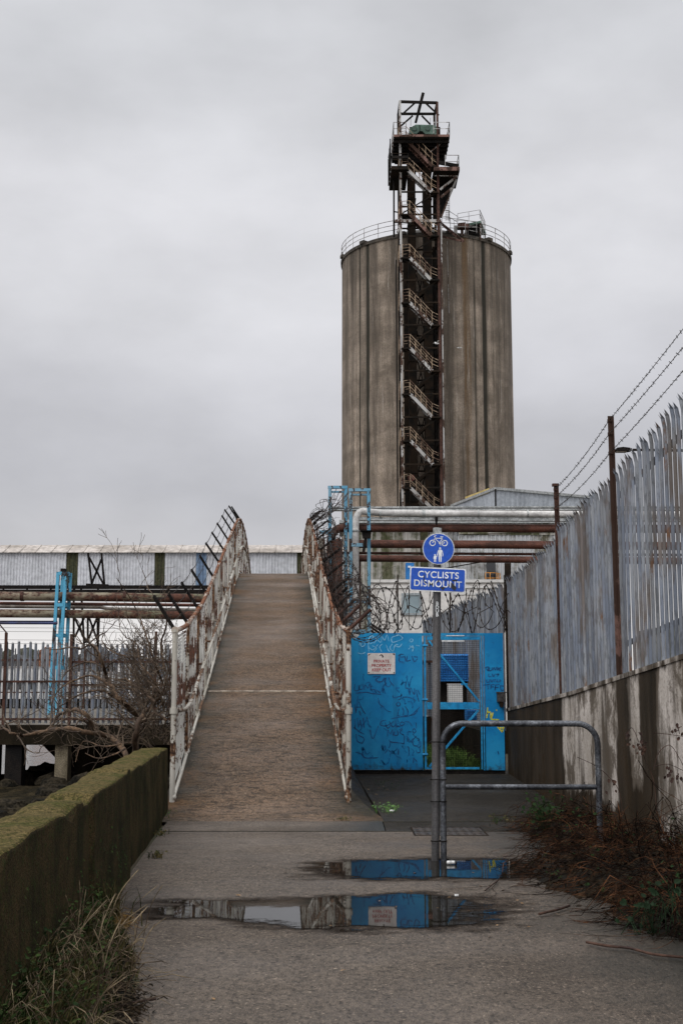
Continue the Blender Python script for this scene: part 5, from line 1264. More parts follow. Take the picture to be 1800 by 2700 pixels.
# ------------------------------------------------------------------ pipes and blue frames, right of the bridge
RP = 45.0
def goal(px0, px1, py, Y, lab, bars):
    t = thing('pipe_support', lab, 'pipe support', (at((px0 + px1) / 2, 1500, Y).x, Y, .3), 'blue pipe frames'); z = at(px0, py, Y).z
    for px in (px0, px1):
        x = at(px, 1500, Y).x; mb = MB(); mb.beam((x, Y, .3), (x, Y, z), .11, .13, (0, 1, 0)); mb.beam((x + .05, Y + .06, .3), (x + .05, Y + .06, z), .03, .14, (0, 1, 0)); mb.build('leg', M_gblue, t)
    mb = MB(); xa, xb = at(px0, 1500, Y).x, at(px1, 1500, Y).x
    mb.beam((xa - .07, Y, z), (xb + .07, Y, z), .14, .10); mb.beam((xa, Y + .05, z - .16), (xb, Y + .05, z - .16), .10, .06); mb.build('top_bar', M_gblue, t)
    for py_, pa, pb in bars:
        mb = MB(); mb.beam(at(pa, py_, Y - .1), at(pb, py_, Y - .1), .12, .12); mb.build('cross_bar', M_gblue, t)
    return t
goal(869, 911, 1285, RP, 'faded blue pipe frame nearest the footbridge', ((1403, 842, 880),))
f2 = goal(924, 972, 1292, RP - 1.2, 'faded blue pipe frame carrying the floodlight', ((1437, 926, 956), (1586, 920, 970), (1665, 915, 965)))
fl = MB(); c = at(966, 1410, RP - 1.6); fl.poly([c + V((-.17, 0, .13)), c + V((.17, 0, .13)), c + V((.14, 0, -.12)), c + V((-.13, 0, -.12))], (0, .16, 0)); fl.box(c + V((0, .1, .14)), (.40, .36, .03)); 
fl = fl.build('floodlight', M_black); tag(fl, 'small black floodlight bolted to a faded blue pipe frame', 'floodlight')
mb = MB(); mb.tube([c + V((-.03, .08, -.1)), at(958, 1455, RP - 1.5)], .05, 8); mb.build('bracket', M_black, fl)
def Q(px, py, d=0.0): return at(px, py, RP + d)
XE = 1900
wp = MB()
wp.tube([Q(937, 1700), Q(937, 1382)] + [Q(937 + 17 * (1 - math.cos(a)), 1382 - 34 * math.sin(a)) for a in [math.pi / 2 * i / 6 for i in range(1, 7)]] + [Q(980, 1350), Q(1010, 1353), Q(1300, 1355), Q(XE, 1358)], .125, 14)
wp = wp.build('pipe', M_silver); tag(wp, 'silver lagged pipe bending down beside the blue frames', 'pipe', 'pipes right of the bridge')
mb = MB()
for px in (1002, 1114, 1118, 1260, 1390): mb.tube([Q(px, 1354.5) - V((.025, 0, 0)), Q(px, 1354.5) + V((.025, 0, 0))], .142, 14)
mb.tube([Q(937, 1398), Q(937, 1402)], .16, 14); mb.build('collar', M_sback, wp)
tray = MB()
tray.beam(Q(868, 1339, .2), Q(XE, 1337, .2), .3, .05); tray.beam(Q(868, 1345, .2), Q(XE, 1344, .2), .3, .05); tray.beam(Q(940, 1367, .1), Q(XE, 1370, .1), .2, .08); tray.beam(Q(940, 1371, .1), Q(XE, 1375, .1), .26, .04)
for k in range(24): tray.beam(Q(880 + k * 42, 1339, .2), Q(880 + k * 42, 1345, .2), .03, .03)
tag(tray.build('cable_tray', M_sback), 'grey cable tray running above and below the silver pipe', 'cable tray')
o = MB(); o.tube([Q(872, 1700, .3), Q(872, 1425, .3)] + [Q(872 + 30 * (1 - math.cos(a)), 1425 - 33 * math.sin(a), .3) for a in [math.pi / 2 * i / 6 for i in range(1, 7)]] + [Q(1100, 1392, .3), Q(XE, 1395, .3)], .155, 14)
o = o.build('pipe', M_rustp); tag(o, 'thick rusty pipe with an elbow behind the blue frames', 'pipe', 'pipes right of the bridge')
mb = MB()
for px in (908, 912): mb.tube([Q(px, 1392, .3) - V((.03, 0, 0)), Q(px, 1392, .3) + V((.03, 0, 0))], .22, 16)
mb.build('flange', M_rust, o)
pipe(M_rustp, [Q(940, 1434, .3), Q(1300, 1436, .3), Q(XE, 1441, .3)], .15, 'rusty pipe passing behind the round cycle sign', 'pipes right of the bridge')
pipe(M_rust, [Q(900, 1458, .5), Q(XE, 1464, .5)], .05, 'thin dark rusty pipe above the lowest rusty one', 'pipes right of the bridge')
pipe(M_rustp, [Q(940, 1472, .3), Q(1300, 1475, .3), Q(XE, 1480, .3)], .125, 'lowest rusty pipe, just above the rectangular sign', 'pipes right of the bridge')
pipe(M_rustp, [Q(889, 1640, -.5), Q(889, 1432, -.5), Q(884, 1424, -.5)], .19, 'short fat rusty upright pipe behind the right railing', 'pipes right of the bridge')
pipe(M_bar, [Q(848, 1700, -.3), Q(848, 1420, -.3)], .125, 'pale upright pipe tucked behind the right railing', 'pipes right of the bridge')
pipe(M_rust, [Q(947, 1720, .6), Q(947, 1480, .6)], .06, 'thin rusty upright pipe beside the silver one', 'pipes right of the bridge')
mb = MB(); mb.tube([Q(900, 1700, .8), Q(900, 1600, .8), Q(893, 1540, .8), Q(893, 1480, .8)], .10, 10); tag(mb.build('pipe', M_black), 'dark upright pipe among the creeper by the blue frames', 'pipe', 'pipes right of the bridge')
hang = MB(); c = Q(1150, 1369, -.1); hang.box(c, (.10, .12, .16)); hang.tube([c, Q(1151, 1390, -.1)], .012, 5); hang.box(Q(1150, 1376, -.12), (.07, .1, .18))
tag(hang.build('pipe_hanger', M_black), 'small black hanger under the silver pipe above the round sign', 'hanger')

# ------------------------------------------------------------------ buildings on the right
sh = thing('clad_shed', 'long low shed clad in stained ribbed sheets behind the pipes', 'building', (5, 60, .3))
B = 60.0
def bq(px, py, Y=B): return at(px, py, Y)
zt = bq(1000, 1374).z
x0, x1, x2, x3 = bq(905, 1400).x, bq(1108, 1400).x, bq(1206, 1400).x, bq(1640, 1400).x
for a, b, m_, dy in ((x0, x1, M_cladg, 0), (x1 + .35, x2, M_clad, .1), (x2, x3, M_clad, -.3)):
    mb = MB(); mb.clad((a, B + dy), (b, B + dy), .3, zt, .20, .045); mb.build('wall', m_, sh)
mb = MB(); mb.bx((x1, B - .15, .3), (x1 + .35, B + .25, zt)); mb.build('gutter_pipe', M_galdk, sh)
mb = MB(); mb.clad((x2 + .2, B - .36), (x3, B - .36), bq(1300, 1413).z, bq(1300, 1396).z, .5, .02); mb.beam((x2, B - .4, bq(1210, 1408).z), (x3, B - .4, bq(1640, 1396).z), .1, .12); mb.build('sheet_band', M_cladg, sh)
mb = MB(); mb.poly([V((x0 - .2, B - .5, zt)), V((x0 - .2, B + 9, zt + .5)), V((x0 - .2, B + 9, zt + .35)), V((x0 - .2, B - .5, zt - .15))], (x3 - x0 + .4, 0, 0)); mb.build('roof', M_sback, sh)
mb = MB(); a, b = bq(1282, 1536, B - .4), bq(1305, 1484, B - .4); mb.bx((a.x, B - .45, a.z), (b.x, B - .34, b.z)); a, b = bq(1218, 1540, B - .4), bq(1236, 1486, B - .4); mb.bx((a.x, B - .2, a.z), (b.x, B - .1, b.z)); mb.build('opening', M_dkglass, sh)
mb = MB(); mb.beam(bq(1165, 1500, B - .5), bq(1290, 1478, B - .5), .05, .05); mb.beam(bq(1165, 1508, B - .5), bq(1210, 1500, B - .5), .05, .05); mb.build('cable', M_black, sh)
og = MB(); railing(og, [bq(1279, 1538, B - 1.2), bq(1304, 1538, B - 1.2), bq(1318, 1540, B - .5)], .50, .25, .022)
tag(og.build('guard_rail', M_orange), 'small orange guard rail in front of the dark shed opening', 'guard rail')
bc = MB(); a, b = bq(1070, 1530, B - 2), bq(1091, 1484, B - 2); bc.bx((a.x, B - 2, .3), (b.x, B - 1.4, b.z)); bc = bc.build('cabinet', M_louv); tag(bc, 'tall blue cabinet showing behind the corner of the rectangular sign', 'cabinet')
mb = MB(); a, b = bq(1075, 1497, B - 2), bq(1083, 1492, B - 2); mb.bx((a.x, B - 2.03, a.z), (b.x, B - 2.0, b.z)); mb.build('sticker', M_swhite, bc)
# blue-grey building on the skyline
hb = thing('clad_building', 'blue-grey clad building with a yellow edged roof beside the silo', 'building', (9, 74, .3))
c0, c1, c2 = at(1190, 1335, 84), at(1306, 1290, 74), at(1560, 1313, 78)
c3 = V((c2.x + (c0.x - c1.x), c2.y + (c0.y - c1.y), 0))
mb = MB(); mb.clad((c0.x, c0.y), (c1.x, c1.y), .3, c0.z, .35, .03, c1.z); mb.build('wall', M_cladb, hb)
mb = MB(); mb.clad((c1.x, c1.y), (c2.x, c2.y), .3, c1.z, .35, .03, c2.z); mb.build('wall', M_cladb, hb)
mb = MB(); mb.add([c0, c1, c2, V((c3.x, c3.y, c0.z))], [(0, 1, 2, 3)]); mb.beam(c0 + V((0, 0, .03)), c1 + V((0, -.05, .03)), .18, .16); mb.beam(c1 + V((0, -.05, .03)), c2 + V((0, -.05, .03)), .18, .16); mb.build('roof', M_sback, hb)
mb = MB(); mb.beam(c0.lerp(c1, .35) + V((-.02, -.12, .10)), c0.lerp(c1, .86) + V((-.02, -.12, .06)), .06, .28); mb.build('yellow_trim', M_yelp, hb)
mb = MB(); mb.tube([V((c1.x - .03, c1.y - .08, .3)), V((c1.x - .03, c1.y - .08, c1.z))], .05, 6); mb.build('downpipe', M_black, hb)
# site cabin
cb = thing('site_cabin', 'pale two storey site cabin behind the blue gate', 'cabin', (4, 52, .3))
CY = 51.0
def kq(px, py, Y=CY): return at(px, py, Y)
a, b = kq(976, 1540), kq(1345, 1536); mb = MB(); mb.bx((a.x, CY, .3), (b.x, CY + 3, b.z)); mb.build('wall', M_cabin, cb)
mb = MB(); mb.bx((a.x - .06, CY - .08, b.z), (b.x + .06, CY + 3.1, b.z + .12)); z = kq(1000, 1549).z; mb.bx((a.x, CY - .05, z - .03), (b.x, CY - .003, z + .03)); mb.build('roof', M_cabt, cb)
mb = MB()
for px in (1045, 1140, 1236, 1320): x = kq(px, 1600).x; mb.bx((x - .012, CY - .02, .4), (x + .012, CY - .002, z))
mb.build('cover_strip', M_cabt, cb)
mb = MB(); p, q = kq(1058, 1622), kq(1110, 1564)
for s_ in ((p.x, q.x, p.z, p.z + .09), (p.x, q.x, q.z - .09, q.z), (p.x, p.x + .09, p.z + .09, q.z - .09), (q.x - .09, q.x, p.z + .09, q.z - .09)): mb.bx((s_[0], CY - .06, s_[2]), (s_[1], CY - .004, s_[3]))
wf = mb.build('window', gmat('window_frame', (.30, .33, .35), (.22, .25, .27), 3), cb)
mb = MB(); mb.bx((p.x + .09, CY - .03, p.z + .09), (q.x - .09, CY - .005, q.z - .09)); mb.build('pane', M_glass, wf)
mb = MB(); p, q = kq(1192, 1760), kq(1262, 1562); mb.bx((p.x, CY - .05, p.z), (p.x + .1, CY - .003, q.z)); mb.bx((q.x - .1, CY - .05, p.z), (q.x, CY - .003, q.z)); mb.bx((p.x + .1, CY - .05, q.z - .1), (q.x - .1, CY - .003, q.z)); df = mb.build('door', M_cabt, cb)
mb = MB(); mb.bx((p.x + .1, CY - .02, p.z), (q.x - .1, CY - .004, q.z - .1)); mb.build('leaf', M_cabin, df)
ss = thing('handrail', 'black sloping stair handrail below the cabin wall', 'handrail', tuple(kq(1000, 1700, 44)))
mb = MB()
for d in (0, 9, 18): mb.tube([kq(975, 1643 + d, 44), kq(1060, 1702 + d, 44)], .04, 6)
for px, py in ((1010, 1668), (1030, 1682)): mb.tube([kq(px, py, 44), kq(px, py + 40, 44)], .035, 6)
mb.build('rail', M_black, ss)
# silo base filler building and far land right of the fence
hs = MB(); hs.clad((14, 40), (40, 34), .3, 4.4, .4, .05); hs.bx((14.2, 40.2, .3), (44, 60, 4.3)); tag(hs.build('storage_shed', M_cladg), 'grey shed glimpsed between the pales of the right fence', 'shed')

# ------------------------------------------------------------------ yard behind the gate
lv = thing('louvred_cabinet', 'blue louvred cabinet seen through the gate mesh', 'cabinet', (at(1205, 1760, 25).x, 25, .25))
a, b = at(1150, 1798, 25), at(1244, 1724, 25); mb = MB(); mb.bx((a.x, 25.05, a.z), (b.x, 25.6, b.z)); mb.build('body', M_louv, lv)
mb = MB(); n = 16
for k in range(n): z = lerp(a.z + .03, b.z - .03, k / (n - 1)); mb.box((lerp(a.x, b.x, .5), 25.02, z), (b.x - a.x - .03, .05, .022), Matrix.Rotation(.6, 3, 'X'))
mb.build('louvre_panel', M_louv, lv)
mb = MB(); mb.bx((a.x + .1, 25.2, .25), (b.x - .1, 25.5, a.z)); mb.build('plinth', M_black, lv)
a, b = at(1228, 1898, 24), at(1275, 1872, 24); mb = MB(); mb.bx((a.x, 24, a.z), (b.x, 24.3, b.z)); 
for k in range(5): mb.bx((a.x, 23.97, lerp(a.z, b.z, k / 5) + .01), (b.x, 24, lerp(a.z, b.z, (k + .6) / 5)))
mb.bx((a.x + .05, 24.02, .25), (b.x, 24.28, a.z)); tag(mb.build('vent_box', M_louv), 'lower blue vent box seen through the bottom of the gate', 'vent box')
wb = MB(); a, b = at(1182, 1858, 24.6), at(1219, 1805, 24.6); wb.bx((a.x, 24.6, a.z), (b.x, 24.9, b.z)); wb.bx((a.x - .01, 24.59, b.z), (b.x + .01, 24.91, b.z + .02)); tag(wb.build('white_box', M_cabt), 'white box cabinet under the louvred one behind the gate', 'cabinet')
mb = MB(); mb.bx((.2, 27, .3), (1.9, 27.15, 1.0)); mb.bx((2.0, 26.4, .25), (4.5, 26.6, .8)); tag(mb.build('low_wall', M_deckd), 'dark low wall beyond the grass behind the gate', 'wall')
pal_fence('palisade_fence', 'grey palisade fence seen through the gate mesh', 29, .2, 2.6, .3, 2.35, .14, (.9, 2.2), (), 12, M_galvc)
f = thing('palisade_fence', 'grey palisade fence receding behind the gate and right panel', 'fence', (3.2, 25, .3)); mb = MB(); r = random.Random(5)
y = 21.0
while y < 33:
    o0 = len(mb.v); tn = r.random(); pale_mb(mb, (Xwall(y) + .06 , y, .9), fn, al, 2.45 + r.uniform(-.04, .04)); y += .14
    for k in range(o0, len(mb.v)): mb.att[k] = tn
mb.build('pale_panel', M_galvc, f, 'tone'); mb = MB(); mb.bx((2.70, 21, -.1), (2.3, 33, .9)); mb.build('plinth_wall', M_deckd, f)

# ------------------------------------------------------------------ street lamp behind the fence
lp = thing('street_lamp', 'street lamp with a flat black head above the right fence', 'street lamp', (at(1860, 1300, 24).x, 24, .3))
c = at(1640, 1186, 24); x = at(1905, 1300, 24).x
mb = MB(); mb.tube([(x, 24, .3), (x, 24, c.z - .3), (x - .05, 24, c.z - .08), (x - .25, 24, c.z - .02), (c.x + .2, 24, c.z)], [.08, .06, .05, .03, .025], 10); mb.build('pole', M_dkst, lp)
mb = MB()
P = [(-.175, -.02), (-.12, .03), (0, .045), (.12, .03), (.17, .012), (.17, -.022), (.1, -.035), (-.12, -.038)]
mb.poly([c + V((a, -.08, b)) for a, b in P], (0, .18, 0)); hd = mb.build('lamp_head', M_black, lp)
mb = MB(); mb.box(c + V((-.03, .01, -.043)), (.2, .12, .015)); mb.build('lens', gmat('lamp_lens', (.25, .2, .16), (.18, .15, .12), 5, .3), hd)

# ------------------------------------------------------------------ gulls
def gull(name, p, sc, lab, rz, flap):
    mb = MB(); b = []
    mb.tube([V(q) * sc for q in ((-.26, 0, .01), (-.20, 0, .01), (-.08, 0, 0), (.08, 0, 0), (.18, 0, .025), (.25, 0, .035), (.29, 0, .03), (.33, 0, .02))], [q * sc for q in (.004, .035, .062, .07, .05, .042, .02, .004)], 8)
    for s_ in (1, -1):
        mb.grid([[V((.09, s_ * .04, .03)) * sc, V((.12, s_ * .28, .03 + flap)) * sc, V((.02, s_ * .62, .02 + flap * .7)) * sc], [V((.0, s_ * .04, .045)) * sc, V((.03, s_ * .3, .05 + flap)) * sc, V((-.03, s_ * .6, .025 + flap * .7)) * sc], [V((-.08, s_ * .04, .02)) * sc, V((-.05, s_ * .27, .025 + flap)) * sc, V((-.06, s_ * .60, .02 + flap * .7)) * sc]], True)
    mb.add([V((-.22, .03, .01)) * sc, V((-.22, -.03, .01)) * sc, V((-.38, -.06, .0)) * sc, V((-.38, .06, 0)) * sc], [(0, 1, 2, 3)])
    R_ = Matrix.Rotation(rz, 3, 'Z'); mb.v = [R_ @ v + p for v in mb.v]
    tag(mb.build(name, M_gull), lab, 'gull', 'gulls by the silo')
gull('gull', at(1150, 906, 88), .75, 'white gull flying across the dark stair tower', .5, .20)
gull('gull', at(1211, 917, 88), .6, 'white gull flying past the pale silo wall right of the tower', 2.8, -.05)

# ------------------------------------------------------------------ bare shrub behind the parapet wall
CLIP = [None]
def grow(mb, p, d, L, r, lvl, rg, up=.15, wig=.35, kids=(2, 4), minr=.0028, seg=5):
    P = [V(p)]; d = V(d).normalized(); n = max(2, seg)
    for i in range(n):
        d = (d + V((rg.uniform(-1, 1), rg.uniform(-1, 1), rg.uniform(-1, 1))) * wig * .55 + V((0, 0, up * .25))).normalized()
        q_ = P[-1] + d * L / n
        if CLIP[0]: q_ = CLIP[0](q_)
        P.append(q_)
    mb.tube(P, [max(minr, r * (1 - .6 * i / n)) for i in range(n + 1)], 5 if r > .012 else 3, cap=False)
    if lvl > 0:
        for k in range(rg.randint(*kids)):
            i = rg.randint(1, n); q = P[i]; dd = (P[i] - P[i - 1]).normalized()
            nd = (dd + V((rg.uniform(-1, 1), rg.uniform(-1, 1), rg.uniform(-.8, 1))) * .85).normalized()
            grow(mb, q, nd, L * rg.uniform(.45, .75), r * .55, lvl - 1, rg, up, wig, kids, minr, seg)
rg = random.Random(42)
def clip_left(q): q.x = min(q.x, bxc(q.y) - HW - .05) if q.y > 16.8 else min(q.x, bxc(16.9) - HW - .06); return q
def clip_right(q): q.x = max(q.x, bxc(q.y) + HW + .05); q.y = max(q.y, 20.6); return q
CLIP[0] = clip_left
shb = thing('bare_shrub', 'leafless tangled shrub between the parapet wall and footbridge', 'shrub', (-3.0, 17.4, -.5))
tk = MB(); tw = MB()
MAIN = [([(340, 2012), (318, 1965), (285, 1940), (232, 1930), (180, 1922), (120, 1926), (70, 1938), (36, 1935), (10, 1922), (-15, 1928)], 16.6, .042, 2),
        ([(356, 2000), (358, 1940), (372, 1890), (395, 1865), (420, 1840), (440, 1790)], 17.0, .045, 2),
        ([(374, 1900), (345, 1870), (310, 1838), (296, 1815), (285, 1790), (272, 1758), (258, 1715), (240, 1700), (205, 1712)], 17.6, .045, 3),
        ([(255, 1925), (222, 1880), (190, 1872), (150, 1890), (135, 1920), (100, 1935)], 17.1, .034, 1),
        ([(240, 1925), (230, 1905), (200, 1895), (180, 1890), (176, 1878)], 16.9, .022, 1),
        ([(300, 1838), (270, 1820), (215, 1830), (170, 1855), (130, 1885)], 17.8, .02, 2),
        ([(296, 1812), (250, 1782), (205, 1790), (160, 1815), (138, 1842)], 17.9, .02, 2),
        ([(275, 1760), (235, 1745), (190, 1760), (165, 1790)], 18.1, .016, 2),
        ([(430, 1800), (405, 1740), (390, 1690), (365, 1620), (340, 1570), (308, 1525)], 18.4, .018, 2),
        ([(436, 1770), (425, 1700), (440, 1640), (420, 1590), (385, 1545)], 18.2, .020, 2),
        ([(420, 1830), (380, 1780), (340, 1735), (300, 1720), (270, 1690), (280, 1665)], 18.2, .018, 2),
        ([(410, 1850), (360, 1810), (330, 1790), (290, 1800)], 17.3, .02, 2),
        ([(430, 1860), (410, 1800), (370, 1750), (362, 1700), (330, 1680)], 17.7, .022, 3),
        ([(330, 1975), (300, 1990), (260, 2000), (225, 1985)], 16.4, .014, 2), ([(318, 1962), (270, 1968), (220, 1955), (200, 2010)], 16.5, .012, 2),
        ([(440, 1900), (400, 1880), (370, 1930), (340, 1960)], 17.2, .02, 2), ([(436, 1830), (400, 1840), (360, 1860), (320, 1850)], 17.5, .018, 3)]
for P, Y, r0, lv_ in MAIN:
    C_ = curve_pts([at(x, y, Y + .35 * math.sin(i * 1.7 + Y * 9) + i * .05) for i, (x, y) in enumerate(P)], 4)
    n = len(C_); tk.tube([c + V((rg.uniform(-1, 1), 0, rg.uniform(-1, 1))) * r0 * .3 for c in C_], [max(.006, r0 * (1 - .78 * i / n)) * (1 + .12 * math.sin(i * 2.1)) for i in range(n)], 7, cap=True)
    for i in range(3, n, 2 if lv_ > 1 else 3):
        dd = (C_[i] - C_[i - 1]).normalized(); nd = dd * .5 + V((rg.uniform(-1, 1), rg.uniform(-.7, .7), rg.uniform(-.6, 1)))
        grow(tw, C_[i], nd, rg.uniform(.22, .62), r0 * .30, min(lv_, 2), rg, .12, .5, (1, 3), .0032, 5)
for k in range(120):          # dense tangle against the railing
    p = at(rg.uniform(360, 442), rg.uniform(1800, 1985), rg.uniform(16.9, 19.5))
    grow(tw, p, (rg.uniform(-1, .5), rg.uniform(-.6, .6), rg.uniform(-.1, 1.2)), rg.uniform(.4, 1.0), rg.uniform(.006, .012), 2, rg, .1, .6, (1, 3), .0032, 6)
for k in range(26):
    p = at(rg.uniform(395, 442), rg.uniform(1650, 1800), rg.uniform(17.5, 20))
    grow(tw, p, (rg.uniform(-1, .3), rg.uniform(-.5, .5), rg.uniform(-.2, 1.0)), rg.uniform(.3, .8), rg.uniform(.005, .009), 2, rg, .1, .6, (1, 3), .0032, 6)
tk.build('trunk', M_bark, shb); tw.build('twigs', M_twig, shb)
CLIP[0] = clip_right
cr = thing('dead_creeper', 'dark dead creeper tangled behind the right bridge railing', 'creeper', (.1, 25, .3)); mb = MB(); tk = MB()
for k in range(30):
    y = rg.uniform(21.2, 38); x = bxc(y) + HW + rg.uniform(.12, .55); zt = lerp(dz_(y) + rg.uniform(.2, 1.9), .3, 0)
    if y < 22: zt = min(zt, 3.0)
    pts = [V((x + rg.uniform(-.15, .15), y + rg.uniform(-.3, .3), .2 + (zt - .2) * i / 7)) for i in range(8)]
    tk.tube(curve_pts(pts, 3), rg.uniform(.012, .03), 5, cap=False)
    for q in pts[2:]: grow(mb, q, (rg.uniform(-1, 1), rg.uniform(-.8, .8), rg.uniform(-.5, .8)), rg.uniform(.25, .7), .008, 2, rg, .0, .8, (1, 3), .0045, 5)
for k in range(46):
    p = at(rg.uniform(868, 985), rg.uniform(1555, 1662), rg.uniform(20.8, 26)); grow(mb, p, (rg.uniform(-1, 1), rg.uniform(-.5, .5), rg.uniform(-.7, .8)), rg.uniform(.25, .6), .0075, 2, rg, .0, .9, (1, 3), .004, 5)
tk.build('stems', M_dead, cr); mb.build('twigs', M_dead, cr)
# thin lengths of wire hanging between the bridge's top right end and the first blue frame
mb = MB()
for k in range(9):
    a = at(rg.uniform(815, 835), rg.uniform(1352, 1380), rg.uniform(38, 43)); b = at(rg.uniform(866, 925), rg.uniform(1285, 1318), RP - .3); m_ = a.lerp(b, .5) + V((0, 0, -rg.uniform(.1, .5)))
    mb.tube(curve_pts([a, m_, b], 6), .012, 4, cap=False)
    if k % 2: mb.tube(curve_pts([m_, m_ + V((rg.uniform(-.3, .3), 0, rg.uniform(.2, .6))), b + V((0, 0, -rg.uniform(.1, .4)))], 5), .010, 4, cap=False)
tag(mb.build('loose_wires', M_wire), 'loose wires strung from the bridge railing to the blue frames', 'wires')

# ------------------------------------------------------------------ verge vegetation
def blade(mb, p, h, wd, lean, rg):
    a = rg.uniform(0, 6.283); s_ = V((math.cos(a), math.sin(a), 0)); l = V((math.cos(lean[0]), math.sin(lean[0]), 0)) * lean[1] * h; p = V(p)
    mb.add([p - s_ * wd, p + s_ * wd, p + s_ * wd * .7 + l * .35 + V((0, 0, h * .6)), p - s_ * wd * .7 + l * .35 + V((0, 0, h * .6)), p + l + V((0, 0, h * (1 - .35 * lean[1])))], [(0, 1, 2, 3), (3, 2, 4)])
def leaf(mb, p, L, nrm, d):
    n, d = V(nrm).normalized(), V(d).normalized(); s_ = d.cross(n).normalized(); d = n.cross(s_); p = V(p)
    mb.add([p, p + d * L * .35 + s_ * L * .36 + n * L * .06, p + d * L * .75 + s_ * L * .28 + n * L * .03, p + d * L, p + d * L * .75 - s_ * L * .28 + n * L * .03, p + d * L * .35 - s_ * L * .36 + n * L * .06, p + d * L * .5 - n * L * .04], [(0, 1, 6), (1, 2, 6), (2, 3, 6), (3, 4, 6), (4, 5, 6), (5, 0, 6)])
rg = random.Random(77)
verge = [(0, 2330), (200, 2390), (280, 2470), (330, 2520), (385, 2580), (345, 2640), (290, 2720)]
# soil hump under the grass
rows = []
for j in range(30):
    y = 4.6 + j * .155; wl = lwx(y); edge = interp([(4.6, -.95), (5.6, -1.0), (6.4, -1.03), (7.2, -1.12), (8.0, -1.30), (9.1, -1.66)], y)
    edge = max(edge, wl + .01)
    rows.append([V((lerp(wl - .02, edge + .03 * math.sin(y * 9) * (edge - wl), i / 10), y, .006 + .12 * (1 - i / 10) ** 1.5 * min(1, (9.2 - y) / 1.5) + .012 * mnoise.noise(V((i * 1.1, y * 5, 0))))) for i in range(11)])
mb = MB(); mb.grid(rows); struct(mb.build('verge', M_earth), 'strip of soil between the parapet wall and the path', 'ground')
def verge_pt(k=1.0):
    while True:
        y = rg.uniform(4.8, 9.1); wl = lwx(y); edge = max(interp([(4.6, -.95), (5.6, -1.0), (6.4, -1.03), (7.2, -1.12), (8.0, -1.30), (9.1, -1.66)], y), wl + .01)
        u_ = rg.random() ** 1.25 * k
        return V((lerp(wl, edge, u_), y, .01 + .11 * max(0, 1 - u_) ** 1.5 * min(1, (9.2 - y) / 1.5))), u_
gr = MB()
for k in range(7600):
    p, u_ = verge_pt()
    if rg.random() < .25: continue
    if u_ > .62 and rg.random() < .75 and p.y < 7.2: continue
    if mnoise.noise(V((p.x * 2.6, p.y * 2.0, 3))) < -.18: continue
    blade(gr, p, rg.uniform(.05, .21) * (1.35 - .8 * u_) * (1.15 if p.y < 7 else .9), rg.uniform(.0022, .005), (rg.uniform(-2, 1.2), rg.uniform(.1, .9)), rg)
for k in range(240):
    p = V((rg.gauss(-1.60, .06), rg.gauss(8.75, .10), .01)); blade(gr, p, rg.uniform(.15, .36), rg.uniform(.003, .006), (rg.uniform(0, 6.28), rg.uniform(.1, .6)), rg)
struct(gr.build('grass', M_grass), 'rough green grass along the foot of the parapet wall', 'grass', 'stuff')
dl = MB()
for k in range(2000):
    p, u_ = verge_pt(.72); leaf(dl, p + V((0, 0, rg.uniform(.02, .24) * (1.2 - u_))), rg.uniform(.010, .034), (rg.uniform(-.7, .7), rg.uniform(-.9, .3), 1), (rg.uniform(-1, 1), rg.uniform(-1, 1), rg.uniform(-.2, .5)))
for k in range(500):     # moss and small leaves clinging to the wall's foot
    y = rg.uniform(5.2, 10.5); z = abs(rg.gauss(0, .22)); leaf(dl, (lwx(y) + .03, y, .03 + z), rg.uniform(.010, .026), (1, rg.uniform(-.5, .3), .4), (0, rg.uniform(-1, 1), rg.uniform(-.6, 1)))
struct(dl.build('ground_cover_leaves', M_verge), 'small green leaves creeping through the left verge', 'leaves', 'stuff')
st = MB()
for k in range(800):
    p, u_ = verge_pt(1.04)
    if p.y > 7.6 and rg.random() < .7: continue
    a = rg.gauss(.3, 1.3); L = rg.uniform(.07, .32); d = V((math.sin(a), math.cos(a) * -.8, 0)).normalized(); h = rg.uniform(.03, .22) * (1.25 - u_)
    P = [p]
    for q in range(5):
        d = (d + V((rg.uniform(-.5, .5), rg.uniform(-.5, .5), 0))).normalized(); P.append(P[-1] + d * L / 5 + V((0, 0, h * (.5, .35, .15, -.2, -.4)[q] + rg.uniform(-.01, .01))))
    for q in P: q.z = max(q.z, .012)
    st.tube(P, [rg.uniform(.0012, .0030)] * 5 + [.0008], 3, cap=False)
    if rg.random() < .4:
        q = P[rg.randint(1, 4)]; st.tube([q, q + V((rg.uniform(-.06, .06), rg.uniform(-.06, .06), rg.uniform(-.01, .04)))], .0011, 3, cap=False)
for k in range(90):
    p, u_ = verge_pt(.75); p.y = rg.uniform(5.0, 8.2); d = V((rg.uniform(-.3, 1), rg.uniform(-.5, .6), 0)); h = rg.uniform(.14, .42); st.tube(curve_pts([p, p + d * .10 + V((0, 0, h * .6)), p + d * .26 + V((0, 0, h))], 6), [rg.uniform(.002, .0042)] * 12 + [.0012], 4, cap=False)
struct(st.build('dry_stalks', M_stalk), 'pale dry stalks lying through the left verge', 'stalks', 'stuff')
db = MB()
